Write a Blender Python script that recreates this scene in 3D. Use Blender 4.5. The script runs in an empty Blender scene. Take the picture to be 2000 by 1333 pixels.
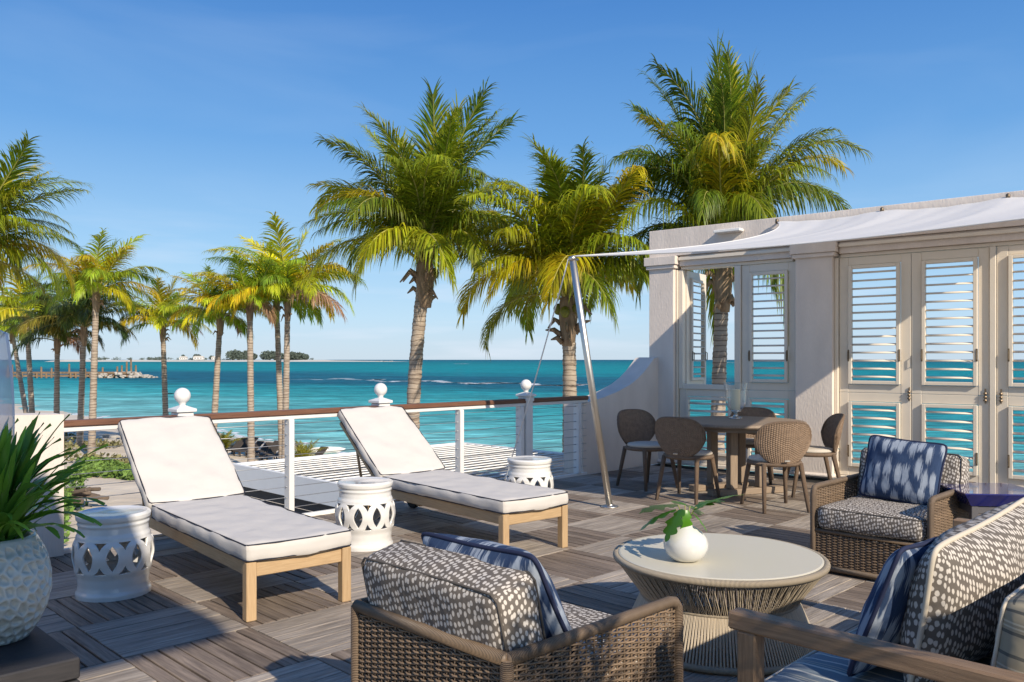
import bpy, math, random
from mathutils import Vector, Matrix, noise
R = math.radians
sc = bpy.context.scene
C = sc.collection

# ---------------- camera, world, sun, exposure ----------------
CAM_H, F = 1.34, 1625.0
cd = bpy.data.cameras.new('camera'); cam = bpy.data.objects.new('camera', cd); C.objects.link(cam)
cam.location = (0, 0, CAM_H); cam.rotation_euler = (R(90), 0, 0)
cd.sensor_width = 36; cd.lens = F/2000*36; cd.shift_y = 0.01825
cd.clip_start = 0.05; cd.clip_end = 60000
sc.camera = cam
SUN = Vector((0.54, -0.84, 0.625)).normalized()
w = bpy.data.worlds.new('World'); sc.world = w; w.use_nodes = True
nt = w.node_tree; nt.nodes.clear()
sky = nt.nodes.new('ShaderNodeTexSky'); sky.sky_type = 'NISHITA'; sky.sun_disc = False
sky.sun_elevation = math.asin(SUN.z); sky.sun_rotation = math.atan2(SUN.x, SUN.y)
sky.air_density = 1.25; sky.dust_density = 0.25; sky.ozone_density = 2.6; sky.altitude = 0
bg = nt.nodes.new('ShaderNodeBackground'); bg.inputs['Strength'].default_value = 0.10
wo = nt.nodes.new('ShaderNodeOutputWorld')
# thin, low cloud streaks near the horizon
tc = nt.nodes.new('ShaderNodeTexCoord'); mp = nt.nodes.new('ShaderNodeMapping')
mp.inputs['Scale'].default_value = (3.0, 3.0, 26.0)
cn = nt.nodes.new('ShaderNodeTexNoise'); cn.inputs['Scale'].default_value = 1.6; cn.inputs['Detail'].default_value = 7
cr = nt.nodes.new('ShaderNodeMapRange'); cr.inputs['From Min'].default_value = 0.52; cr.inputs['From Max'].default_value = 0.78
sx = nt.nodes.new('ShaderNodeSeparateXYZ')
lo = nt.nodes.new('ShaderNodeMapRange'); lo.inputs['From Min'].default_value = 0.20; lo.inputs['From Max'].default_value = 0.02
mu = nt.nodes.new('ShaderNodeMath'); mu.operation = 'MULTIPLY'
mu2 = nt.nodes.new('ShaderNodeMath'); mu2.operation = 'MULTIPLY'; mu2.inputs[1].default_value = 0.55
mx = nt.nodes.new('ShaderNodeMix'); mx.data_type = 'RGBA'; mx.inputs['B'].default_value = (6.2, 6.6, 7.4, 1)
L = nt.links.new
L(tc.outputs['Generated'], mp.inputs['Vector']); L(mp.outputs['Vector'], cn.inputs['Vector'])
L(cn.outputs['Fac'], cr.inputs['Value']); L(tc.outputs['Generated'], sx.inputs['Vector']); L(sx.outputs['Z'], lo.inputs['Value'])
L(cr.outputs['Result'], mu.inputs[0]); L(lo.outputs['Result'], mu.inputs[1]); L(mu.outputs[0], mu2.inputs[0])
# humid-air tint: the same all round, by height above the horizon
er = nt.nodes.new('ShaderNodeMapRange'); er.inputs['From Min'].default_value = 0.0; er.inputs['From Max'].default_value = 1.0
rp = nt.nodes.new('ShaderNodeValToRGB'); el = rp.color_ramp.elements
el[0].position = 0.0; el[0].color = (.46,.60,.74,1); el[1].position = 1.0; el[1].color = (.030,.125,.40,1)
for ps, cc in ((.05,(.40,.60,.80)),(.13,(.27,.50,.77)),(.25,(.115,.32,.665)),(.40,(.050,.20,.54))):
    q_ = el.new(ps); q_.color = (*cc, 1)
vm_ = nt.nodes.new('ShaderNodeVectorMath'); vm_.operation = 'SCALE'; vm_.inputs['Scale'].default_value = 8.6
tm = nt.nodes.new('ShaderNodeMix'); tm.data_type = 'RGBA'; tm.inputs['Factor'].default_value = 0.88
L(sx.outputs['Z'], er.inputs['Value']); L(er.outputs['Result'], rp.inputs[0]); L(rp.outputs[0], vm_.inputs[0])
L(sky.outputs[0], tm.inputs['A']); L(vm_.outputs[0], tm.inputs['B'])
L(mu2.outputs[0], mx.inputs['Factor']); L(tm.outputs['Result'], mx.inputs['A'])
mp7 = nt.nodes.new('ShaderNodeMapping'); mp7.inputs['Scale'].default_value = (1.3, 3.2, 5.5); mp7.inputs['Rotation'].default_value = (.25, .1, .5)
c7 = nt.nodes.new('ShaderNodeTexNoise'); c7.inputs['Scale'].default_value = 1.5; c7.inputs['Detail'].default_value = 8; c7.inputs['Distortion'].default_value = .6
r7 = nt.nodes.new('ShaderNodeMapRange'); r7.inputs['From Min'].default_value = .50; r7.inputs['From Max'].default_value = .80; r7.inputs['To Max'].default_value = .10
x7 = nt.nodes.new('ShaderNodeMix'); x7.data_type = 'RGBA'; x7.inputs['B'].default_value = (5.6, 6.6, 7.8, 1)
L(tc.outputs['Generated'], mp7.inputs['Vector']); L(mp7.outputs['Vector'], c7.inputs['Vector']); L(c7.outputs['Fac'], r7.inputs['Value'])
L(r7.outputs['Result'], x7.inputs['Factor']); L(mx.outputs['Result'], x7.inputs['A'])
L(x7.outputs['Result'], bg.inputs['Color']); L(bg.outputs[0], wo.inputs['Surface'])
sd = bpy.data.lights.new('sun', 'SUN'); sd.energy = 4.25; sd.angle = R(0.55); sd.color = (1.0, 0.885, 0.725)
so = bpy.data.objects.new('sun', sd); C.objects.link(so); so.rotation_euler = SUN.to_track_quat('Z', 'Y').to_euler()
so.location = (6, -9, 8)
vs = sc.view_settings; vs.view_transform = 'Standard'; vs.look = 'None'; vs.exposure = 0.46; vs.gamma = 1.0
vs.use_curve_mapping = False
sc.render.engine = 'CYCLES'

# ---------------- helpers ----------------
S2 = math.sqrt(0.5)
def at(px, py, z=0.0):
    "pixel of the photograph on the level z -> place"
    Z = F*(CAM_H-z)/(py-703.0); return Vector(((px-1000)/F*Z, Z, z))
def uv2xy(u, v): return ((u-v)*S2, (u+v)*S2)

class MB:
    def __init__(s): s.v=[]; s.f=[]; s.uv=[]; s.mi=[]
    def add(s, vs, fs, uvs=None, mi=0):
        b = len(s.v); s.v += [tuple(p) for p in vs]
        for k, f in enumerate(fs):
            s.f.append([i+b for i in f]); s.mi.append(mi)
            s.uv.append(uvs[k] if uvs else [(0,0)]*len(f))
    def box(s, c, size, bev=0.0, rot=None, mi=0):
        a = [d/2 for d in size]; c = Vector(c)
        b = min(bev, min(a)*0.9)
        def T(p): 
            p = Vector(p)
            return (rot @ p if rot else p) + c
        if b <= 0:
            vs = [(x*a[0], y*a[1], z*a[2]) for x in (-1,1) for y in (-1,1) for z in (-1,1)]
            fs = [(0,1,3,2),(4,6,7,5),(0,4,5,1),(2,3,7,6),(0,2,6,4),(1,5,7,3)]
        else:
            vs = []; idx = {}
            for x in (-1,1):
                for y in (-1,1):
                    for z in (-1,1):
                        for ax in range(3):
                            p = [x*(a[0]-b), y*(a[1]-b), z*(a[2]-b)]; p[ax] = (x,y,z)[ax]*a[ax]
                            idx[(x,y,z,ax)] = len(vs); vs.append(p)
            fs = []
            for ax in range(3):
                o = [i for i in range(3) if i != ax]
                for sg in (-1,1):
                    q = []
                    for (p1,p2) in ((-1,-1),(1,-1),(1,1),(-1,1)):
                        k=[0,0,0]; k[ax]=sg; k[o[0]]=p1; k[o[1]]=p2; q.append(idx[(*k,ax)])
                    flip = (sg>0) == (ax==1)
                    fs.append(q[::-1] if flip else q)
            for ax in range(3):
                o = [i for i in range(3) if i != ax]
                for p1 in (-1,1):
                    for p2 in (-1,1):
                        k=[0,0,0]; k[o[0]]=p1; k[o[1]]=p2
                        k1=list(k); k1[ax]=-1; k2=list(k); k2[ax]=1
                        fs.append([idx[(*k1,o[0])], idx[(*k2,o[0])], idx[(*k2,o[1])], idx[(*k1,o[1])]])
            for x in (-1,1):
                for y in (-1,1):
                    for z in (-1,1): fs.append([idx[(x,y,z,0)], idx[(x,y,z,1)], idx[(x,y,z,2)]])
        uvs = []
        for f in fs:
            p0,p1,p2 = (Vector(vs[i]) for i in f[:3]); n = (p1-p0).cross(p2-p0)
            m = max(range(3), key=lambda i: abs(n[i]))
            o = [i for i in range(3) if i != m]
            if size[o[1]] > size[o[0]]: o = o[::-1]
            uvs.append([(vs[i][o[0]]+c.x+c.y*0.37, vs[i][o[1]]+c.z+c.y) for i in f])
        s.add([T(p) for p in vs], fs, uvs, mi)
    def tube(s, pts, r, n=8, caps=True, closed=False, mi=0, flat=1.0):
        pts = [Vector(p) for p in pts]; m = len(pts)
        rr = r if isinstance(r, (list, tuple)) else [r]*m
        T = []
        for i in range(m):
            a = pts[(i-1)%m] if (i or closed) else pts[0]
            b = pts[(i+1)%m] if (i < m-1 or closed) else pts[-1]
            T.append((b-a).normalized())
        up = Vector((0,0,1)) if abs(T[0].z) < 0.9 else Vector((1,0,0))
        N = (up - T[0]*up.dot(T[0])).normalized()
        vs=[]; ds=[0]
        for i in range(m):
            N = (N - T[i]*N.dot(T[i]))
            N = N.normalized() if N.length > 1e-6 else T[i].orthogonal().normalized()
            B = T[i].cross(N)
            if i: ds.append(ds[-1]+(pts[i]-pts[i-1]).length)
            for k in range(n):
                t = 2*math.pi*k/n
                vs.append(pts[i] + N*(math.cos(t)*rr[i]) + B*(math.sin(t)*rr[i]*flat))
        fs=[]; uvs=[]
        for i in range(m if closed else m-1):
            j=(i+1)%m; d2 = ds[j] if j else ds[i]+(pts[0]-pts[i]).length
            for k in range(n):
                q=(k+1)%n
                fs.append((i*n+k, i*n+q, j*n+q, j*n+k))
                uvs.append([(ds[i],k/n),(ds[i],(k+1)/n),(d2,(k+1)/n),(d2,k/n)])
        if caps and not closed:
            fs.append(tuple(range(n))[::-1]); uvs.append([(0,0)]*n)
            fs.append(tuple((m-1)*n+k for k in range(n))); uvs.append([(0,0)]*n)
        s.add(vs, fs, uvs, mi)
    def lathe(s, prof, n=48, c=(0,0,0), mi=0, rfun=None):
        vs=[]; fs=[]; uvs=[]; m=len(prof)
        for (r,z) in prof:
            for k in range(n):
                t=2*math.pi*k/n; q = r*(rfun(t,z) if rfun else 1)
                vs.append((c[0]+q*math.cos(t), c[1]+q*math.sin(t), c[2]+z))
        for i in range(m-1):
            for k in range(n):
                q=(k+1)%n; fs.append((i*n+k, i*n+q, (i+1)*n+q, (i+1)*n+k))
                uvs.append([(k/n,prof[i][1]),((k+1)/n,prof[i][1]),((k+1)/n,prof[i+1][1]),(k/n,prof[i+1][1])])
        s.add(vs, fs, uvs, mi)
    def grid(s, fn, nu, nv, mi=0, uvs=(1,1)):
        vs=[fn(i/nu, j/nv) for j in range(nv+1) for i in range(nu+1)]
        fs=[]; uu=[]
        for j in range(nv):
            for i in range(nu):
                a=j*(nu+1)+i; fs.append((a,a+1,a+nu+2,a+nu+1))
                uu.append([(i/nu*uvs[0],j/nv*uvs[1]),((i+1)/nu*uvs[0],j/nv*uvs[1]),((i+1)/nu*uvs[0],(j+1)/nv*uvs[1]),(i/nu*uvs[0],(j+1)/nv*uvs[1])])
        s.add(vs, fs, uu, mi)
    def mesh(s, name, mats, smooth=True):
        me = bpy.data.meshes.new(name); me.from_pydata(s.v, [], s.f)
        ul = me.uv_layers.new(name='UVMap'); flat=[c for f in s.uv for p in f for c in p]
        ul.data.foreach_set('uv', flat)
        for m in (mats if isinstance(mats,(list,tuple)) else [mats]): me.materials.append(m)
        if any(s.mi): me.polygons.foreach_set('material_index', s.mi)
        if smooth: me.polygons.foreach_set('use_smooth', [True]*len(s.f))
        me.update(); return me
    def build(s, name, mats, parent=None, smooth=False, loc=None):
        return link(name, s.mesh(name, mats, smooth), parent, loc)

def link(name, me, parent=None, loc=None, rotz=None):
    o = bpy.data.objects.new(name, me); C.objects.link(o)
    if parent: o.parent = parent
    if loc is not None: o.location = loc
    if rotz is not None: o.rotation_euler[2] = rotz
    return o
def tag(o, label=None, cat=None, group=None, kind=None):
    if label: o['label']=label
    if cat: o['category']=cat
    if group: o['group']=group
    if kind: o['kind']=kind
    return o
def thing(name, label, cat, loc=(0,0,0), rotz=0.0, group=None):
    o = bpy.data.objects.new(name, None); C.objects.link(o); o.empty_display_size = 0.1
    o.location = loc; o.rotation_euler = (0,0,rotz); return tag(o, label, cat, group)
KIDS = {}
def copy_tree(o, parent=None, label=None, loc=None, rotz=None):
    if not KIDS.get('ready'):
        KIDS['ready'] = True
    c = o.copy(); C.objects.link(c)
    if parent: c.parent = parent
    if label: c['label']=label
    if loc is not None: c.location = loc
    if rotz is not None: c.rotation_euler[2] = rotz
    for ch in [x for x in bpy.data.objects if x.parent == o]: copy_tree(ch, c)
    return c

# ---------------- materials ----------------
def mat(name, col, rough=0.6, metal=0.0, spec=0.4, var=0.0, vscale=8.0, bump=0.0, bscale=60.0, coord='Object', col2=None, stretch=(1,1,1), isl=0.0, objr=0.0, coat=0.0, detail=5.0):
    m = bpy.data.materials.new(name); m.use_nodes = True; t = m.node_tree; p = t.nodes['Principled BSDF']
    p.inputs['Roughness'].default_value = rough; p.inputs['Metallic'].default_value = metal
    p.inputs['Specular IOR Level'].default_value = spec; p.inputs['Coat Weight'].default_value = coat
    tcn = t.nodes.new('ShaderNodeTexCoord'); mpn = t.nodes.new('ShaderNodeMapping'); mpn.inputs['Scale'].default_value = stretch
    src = tcn.outputs[coord]
    t.links.new(src, mpn.inputs['Vector']); vec = mpn.outputs['Vector']
    if isl or objr:
        gi = t.nodes.new('ShaderNodeNewGeometry'); oi = t.nodes.new('ShaderNodeObjectInfo')
        ad = t.nodes.new('ShaderNodeMath'); ad.operation='ADD'
        t.links.new(gi.outputs['Random Per Island'], ad.inputs[0]); t.links.new(oi.outputs['Random'], ad.inputs[1])
        fr = t.nodes.new('ShaderNodeMath'); fr.operation='FRACT'; t.links.new(ad.outputs[0], fr.inputs[0])
        sc_ = t.nodes.new('ShaderNodeMath'); sc_.operation='MULTIPLY'; sc_.inputs[1].default_value = 37.0; t.links.new(fr.outputs[0], sc_.inputs[0])
        cb = t.nodes.new('ShaderNodeCombineXYZ'); t.links.new(sc_.outputs[0], cb.inputs[0]); t.links.new(sc_.outputs[0], cb.inputs[1])
        va = t.nodes.new('ShaderNodeVectorMath'); va.operation='ADD'; t.links.new(vec, va.inputs[0]); t.links.new(cb.outputs[0], va.inputs[1]); vec = va.outputs[0]
    col = (*col, 1)
    out = None
    if var or col2:
        n = t.nodes.new('ShaderNodeTexNoise'); n.inputs['Scale'].default_value = vscale; n.inputs['Detail'].default_value = detail
        t.links.new(vec, n.inputs['Vector'])
        mr = t.nodes.new('ShaderNodeMapRange'); mr.inputs['From Min'].default_value=0.3; mr.inputs['From Max'].default_value=0.7
        t.links.new(n.outputs['Fac'], mr.inputs['Value'])
        mxn = t.nodes.new('ShaderNodeMix'); mxn.data_type='RGBA'
        c2 = (*col2,1) if col2 else tuple(c*(1-var) for c in col[:3])+(1,)
        mxn.inputs['A'].default_value = col; mxn.inputs['B'].default_value = c2
        t.links.new(mr.outputs['Result'], mxn.inputs['Factor']); out = mxn.outputs['Result']
    if isl or objr:
        hs = t.nodes.new('ShaderNodeHueSaturation'); k = max(isl, objr)
        mr2 = t.nodes.new('ShaderNodeMapRange'); mr2.inputs['To Min'].default_value = 1-k; mr2.inputs['To Max'].default_value = 1+k
        t.links.new(fr.outputs[0], mr2.inputs['Value']); t.links.new(mr2.outputs['Result'], hs.inputs['Value'])
        if out: t.links.new(out, hs.inputs['Color'])
        else: hs.inputs['Color'].default_value = col
        out = hs.outputs['Color']
    if out: t.links.new(out, p.inputs['Base Color'])
    else: p.inputs['Base Color'].default_value = col
    if bump:
        n2 = t.nodes.new('ShaderNodeTexNoise'); n2.inputs['Scale'].default_value = bscale; n2.inputs['Detail'].default_value = 6
        t.links.new(vec, n2.inputs['Vector'])
        b = t.nodes.new('ShaderNodeBump'); b.inputs['Strength'].default_value = 1.0; b.inputs['Distance'].default_value = bump
        t.links.new(n2.outputs['Fac'], b.inputs['Height']); t.links.new(b.outputs[0], p.inputs['Normal'])
    m['p'] = 1
    return m

def nodes_of(m): return m.node_tree, m.node_tree.nodes['Principled BSDF']
def add_stripe_bump(m, axis, freq, dist, coord='UV', cmix=0.0):
    "fine parallel wrapping lines (cord, rattan) as relief"
    t,p = nodes_of(m); tcn=t.nodes.new('ShaderNodeTexCoord'); s=t.nodes.new('ShaderNodeSeparateXYZ')
    t.links.new(tcn.outputs[coord], s.inputs[0]); k=t.nodes.new('ShaderNodeMath'); k.operation='MULTIPLY'; k.inputs[1].default_value=freq*2*math.pi
    t.links.new(s.outputs[axis], k.inputs[0]); sn=t.nodes.new('ShaderNodeMath'); sn.operation='SINE'; t.links.new(k.outputs[0], sn.inputs[0])
    ab=t.nodes.new('ShaderNodeMath'); ab.operation='ABSOLUTE'; t.links.new(sn.outputs[0], ab.inputs[0])
    b=t.nodes.new('ShaderNodeBump'); b.inputs['Distance'].default_value=dist; b.inputs['Strength'].default_value=1
    t.links.new(ab.outputs[0], b.inputs['Height']); t.links.new(b.outputs[0], p.inputs['Normal'])

M = {}
M['stucco'] = mat('painted_stucco', (.73,.64,.56), .85, var=.13, vscale=3.2, stretch=(1.5,1.5,.45), bump=.004, bscale=38)
M['white_paint'] = mat('white_paint', (.80,.78,.74), .42, var=.05, vscale=5, bump=.0006, bscale=30)
M['shutter_paint'] = mat('shutter_paint', (.71,.63,.52), .45, var=.06, vscale=4, bump=.0007, bscale=30)
M['rail_paint'] = mat('rail_paint', (.72,.705,.68), .35, var=.05, vscale=7)
M['mahogany'] = mat('mahogany', (.20,.095,.055), .42, col2=(.12,.055,.032), vscale=5, stretch=(1,14,14), coord='UV', bump=.0006, bscale=60)
M['steel'] = mat('brushed_steel', (.60,.57,.52), .40, metal=1.0, bump=.0002, bscale=90)
M['cable'] = mat('steel_cable', (.42,.42,.42), .4, metal=.8)
M['teak'] = mat('pale_teak', (.52,.365,.205), .55, col2=(.40,.265,.14), vscale=7, stretch=(1.2,22,22), coord='UV', bump=.0009, bscale=40, objr=.08)
M['dark_teak'] = mat('weathered_teak', (.30,.195,.115), .5, col2=(.17,.108,.064), vscale=6, stretch=(1.2,20,20), coord='UV', bump=.0012, bscale=40, objr=.06)
M['dining_teak'] = mat('grey_teak', (.30,.225,.16), .6, col2=(.215,.16,.11), vscale=6, stretch=(1.2,18,18), coord='UV', bump=.001, bscale=40)
M['plinth'] = mat('dark_grey_wood', (.040,.037,.038), .6, col2=(.022,.021,.023), vscale=5, stretch=(1.5,16,16), coord='UV', bump=.0012, bscale=50)
M['mattress'] = mat('white_canvas', (.585,.55,.505), .88, var=.05, vscale=4.0, bump=.004, bscale=9)
M['navy_piping'] = mat('navy_piping', (.02,.022,.035), .7)
M['cream_piping'] = mat('cream_piping', (.55,.48,.38), .8)
M['grey_piping'] = mat('grey_piping', (.10,.085,.07), .8)
M['blue_piping'] = mat('blue_piping', (.014,.02,.055), .8)
M['wheel'] = mat('black_rubber', (.02,.018,.016), .6)
M['ceramic'] = mat('white_glaze', (.70,.685,.65), .16, spec=.5, var=.06, vscale=9, bump=.0012, bscale=24, coat=.25)
M['vase'] = mat('porcelain', (.66,.65,.61), .18, spec=.5, coat=.3)
M['pot'] = mat('glazed_pot', (.60,.62,.565), .25, col2=(.38,.42,.395), vscale=6, spec=.5, bump=.001, bscale=30, coat=.3)
M['soil'] = mat('soil', (.04,.028,.02), .95, var=.4, vscale=30, bump=.01, bscale=40)
M['wicker'] = mat('brown_rattan', (.235,.165,.108), .5, isl=.22, var=.25, vscale=6, spec=.35)
M['wicker_rail'] = mat('brown_rattan_wrap', (.24,.17,.112), .45, var=.2, vscale=25, spec=.4)
add_stripe_bump(M['wicker_rail'], 0, 90, .004)
M['chair_wicker'] = mat('dark_rattan', (.235,.16,.105), .6, var=.3, vscale=30, isl=.1)
M['chair_wrap'] = mat('dark_rattan_wrap', (.225,.152,.10), .55, var=.2, vscale=30)
add_stripe_bump(M['chair_wrap'], 0, 110, .003)
M['cord'] = mat('champagne_cord', (.50,.42,.31), .5, isl=.12, spec=.4)
M['cord_wrap'] = mat('champagne_cord_wrap', (.48,.40,.29), .5, var=.1, vscale=20)
add_stripe_bump(M['cord_wrap'], 0, 100, .004)
M['table_glass'] = mat('cream_back_painted_glass', (.60,.56,.45), .40, spec=.4, coat=.12)
M['seat_pad'] = mat('cream_pad', (.52,.465,.39), .85, var=.06, vscale=20, bump=.001, bscale=60)
M['candle'] = mat('ivory_wax', (.75,.68,.52), .5)
M['silver'] = mat('silver_base', (.55,.53,.50), .2, metal=1.0)
M['brass'] = mat('aged_brass', (.20,.15,.10), .45, metal=.6, var=.3, vscale=40)
M['blue_glaze'] = mat('cobalt_glaze', (.018,.028,.22), .08, spec=.6, col2=(.006,.008,.10), vscale=7, coat=.8)
M['grey_metal'] = mat('grey_metal_frame', (.10,.095,.10), .5)
M['sand'] = mat('sand', (.66,.57,.45), .95, col2=(.54,.45,.345), vscale=.6, bump=.10, bscale=1.6, coord='Object', detail=8)
M['path'] = mat('pale_concrete', (.50,.44,.36), .9, var=.12, vscale=.9, bump=.006, bscale=20)
M['pergola'] = mat('pergola_paint', (.80,.79,.76), .5, var=.04, vscale=6)
M['rope'] = mat('white_rope', (.75,.73,.70), .7)
M['coconut'] = mat('coconut', (.22,.22,.03), .5, var=.4, vscale=10)
M['fibre'] = mat('palm_fibre', (.36,.26,.17), .9, col2=(.19,.13,.08), vscale=12, stretch=(1,1,.25), bump=.02, bscale=18)
M['dock_wood'] = mat('dock_wood', (.30,.20,.12), .9, var=.5, vscale=.8)
M['rock'] = mat('pale_rock', (.50,.46,.40), .95, var=.4, vscale=.7)
M['lounger_dark'] = mat('dark_sling', (.055,.045,.038), .8)
M['isle_sand'] = mat('isle_sand', (.62,.57,.47), .95)
M['isle_tree'] = mat('hazy_isle_foliage', (.12,.155,.125), .95, var=.4, vscale=.03)  # colour lightened to put distance haze into the foliage
M['house_white'] = mat('house_white', (.7,.68,.64), .8)
M['foam'] = mat('sea_foam', (.78,.80,.80), .8)
M['deck_base'] = mat('deck_substructure', (.012,.011,.010), .9)
M['dark_int'] = mat('deck_fascia', (.70,.66,.60), .7)
M['green_cover'] = mat('beach_vine', (.12,.20,.035), .7, isl=.4)
M['gravel_dark'] = mat('driftwood', (.16,.12,.09), .9, var=.4, vscale=3)

def leafmat(name, sss=.35, rough=.45):
    "leaf colour comes from the object's own colour, varied leaflet by leaflet; thin leaves let light through"
    m = bpy.data.materials.new(name); m.use_nodes=True; t=m.node_tree; p=t.nodes['Principled BSDF']; out=t.nodes['Material Output']
    oi=t.nodes.new('ShaderNodeObjectInfo'); gi=t.nodes.new('ShaderNodeNewGeometry')
    hs=t.nodes.new('ShaderNodeHueSaturation'); t.links.new(oi.outputs['Color'], hs.inputs['Color'])
    mr=t.nodes.new('ShaderNodeMapRange'); mr.inputs['To Min'].default_value=.65; mr.inputs['To Max'].default_value=1.65
    t.links.new(gi.outputs['Random Per Island'], mr.inputs['Value']); t.links.new(mr.outputs['Result'], hs.inputs['Value'])
    ml=t.nodes.new('ShaderNodeMath'); ml.operation='MULTIPLY'; ml.inputs[1].default_value=7.31; t.links.new(gi.outputs['Random Per Island'], ml.inputs[0])
    frr=t.nodes.new('ShaderNodeMath'); frr.operation='FRACT'; t.links.new(ml.outputs[0], frr.inputs[0])
    mh=t.nodes.new('ShaderNodeMapRange'); mh.inputs['To Min'].default_value=.478; mh.inputs['To Max'].default_value=.515
    t.links.new(frr.outputs[0], mh.inputs['Value']); t.links.new(mh.outputs['Result'], hs.inputs['Hue'])
    t.links.new(hs.outputs[0], p.inputs['Base Color']); p.inputs['Roughness'].default_value=rough; p.inputs['Specular IOR Level'].default_value=.35
    tr=t.nodes.new('ShaderNodeBsdfTranslucent'); 
    br=t.nodes.new('ShaderNodeHueSaturation'); br.inputs['Value'].default_value=1.6; br.inputs['Hue'].default_value=.485
    t.links.new(hs.outputs[0], br.inputs['Color']); t.links.new(br.outputs[0], tr.inputs['Color'])
    ms=t.nodes.new('ShaderNodeMixShader'); ms.inputs[0].default_value=sss
    t.links.new(p.outputs[0], ms.inputs[1]); t.links.new(tr.outputs[0], ms.inputs[2]); t.links.new(ms.outputs[0], out.inputs['Surface'])
    return m
M['leaf'] = leafmat('palm_leaf', .42); M['strap'] = leafmat('strap_leaf', .25, .28)
def rachismat():
    m = bpy.data.materials.new('frond_stem'); m.use_nodes=True; t=m.node_tree; p=t.nodes['Principled BSDF']
    oi=t.nodes.new('ShaderNodeObjectInfo'); mx_=t.nodes.new('ShaderNodeMix'); mx_.data_type='RGBA'; mx_.inputs['Factor'].default_value=.6
    t.links.new(oi.outputs['Color'], mx_.inputs['A']); mx_.inputs['B'].default_value=(.42,.36,.12,1)
    t.links.new(mx_.outputs['Result'], p.inputs['Base Color']); p.inputs['Roughness'].default_value=.5; return m
M['stem'] = rachismat()

def trunkmat():
    m = mat('palm_trunk', (.37,.30,.235), .95); t,p = nodes_of(m)
    tcn=t.nodes.new('ShaderNodeTexCoord'); mpn=t.nodes.new('ShaderNodeMapping'); mpn.inputs['Scale'].default_value=(1.0,1.0,7)
    t.links.new(tcn.outputs['Object'], mpn.inputs['Vector'])
    n=t.nodes.new('ShaderNodeTexNoise'); n.inputs['Scale'].default_value=1.8; n.inputs['Detail'].default_value=8; n.inputs['Roughness'].default_value=.7
    t.links.new(mpn.outputs[0], n.inputs['Vector'])
    r=t.nodes.new('ShaderNodeValToRGB'); e=r.color_ramp.elements
    e[0].position=.30; e[0].color=(.085,.06,.045,1); e[1].position=.52; e[1].color=(.40,.33,.26,1)
    k=r.color_ramp.elements.new(.40); k.color=(.27,.21,.16,1)
    t.links.new(n.outputs['Fac'], r.inputs[0])
    s=t.nodes.new('ShaderNodeSeparateXYZ'); t.links.new(tcn.outputs['Object'], s.inputs[0])
    n9=t.nodes.new('ShaderNodeTexNoise'); n9.inputs['Scale'].default_value=2.6; n9.inputs['Detail'].default_value=3; t.links.new(tcn.outputs['Object'], n9.inputs['Vector'])
    w1=t.nodes.new('ShaderNodeMath'); w1.operation='MULTIPLY_ADD'; w1.inputs[1].default_value=1.3; t.links.new(n9.outputs['Fac'], w1.inputs[0])
    w0=t.nodes.new('ShaderNodeMath'); w0.operation='MULTIPLY'; w0.inputs[1].default_value=9.5; t.links.new(s.outputs[2], w0.inputs[0]); t.links.new(w0.outputs[0], w1.inputs[2])
    fr=t.nodes.new('ShaderNodeMath'); fr.operation='FRACT'; t.links.new(w1.outputs[0], fr.inputs[0])
    rr_=t.nodes.new('ShaderNodeValToRGB'); e2=rr_.color_ramp.elements; e2[0].position=.0; e2[0].color=(.30,.27,.25,1); e2[1].position=.26; e2[1].color=(1,1,1,1); q3=e2.new(.12); q3.color=(.42,.38,.35,1)
    t.links.new(fr.outputs[0], rr_.inputs[0])
    mm=t.nodes.new('ShaderNodeMix'); mm.data_type='RGBA'; mm.blend_type='MULTIPLY'; mm.inputs['Factor'].default_value=.85
    t.links.new(r.outputs[0], mm.inputs['A']); t.links.new(rr_.outputs[0], mm.inputs['B']); t.links.new(mm.outputs['Result'], p.inputs['Base Color'])
    b=t.nodes.new('ShaderNodeBump'); b.inputs['Distance'].default_value=.03; t.links.new(n.outputs['Fac'], b.inputs['Height']); t.links.new(b.outputs[0], p.inputs['Normal'])
    return m
M['trunk'] = trunkmat()

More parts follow.
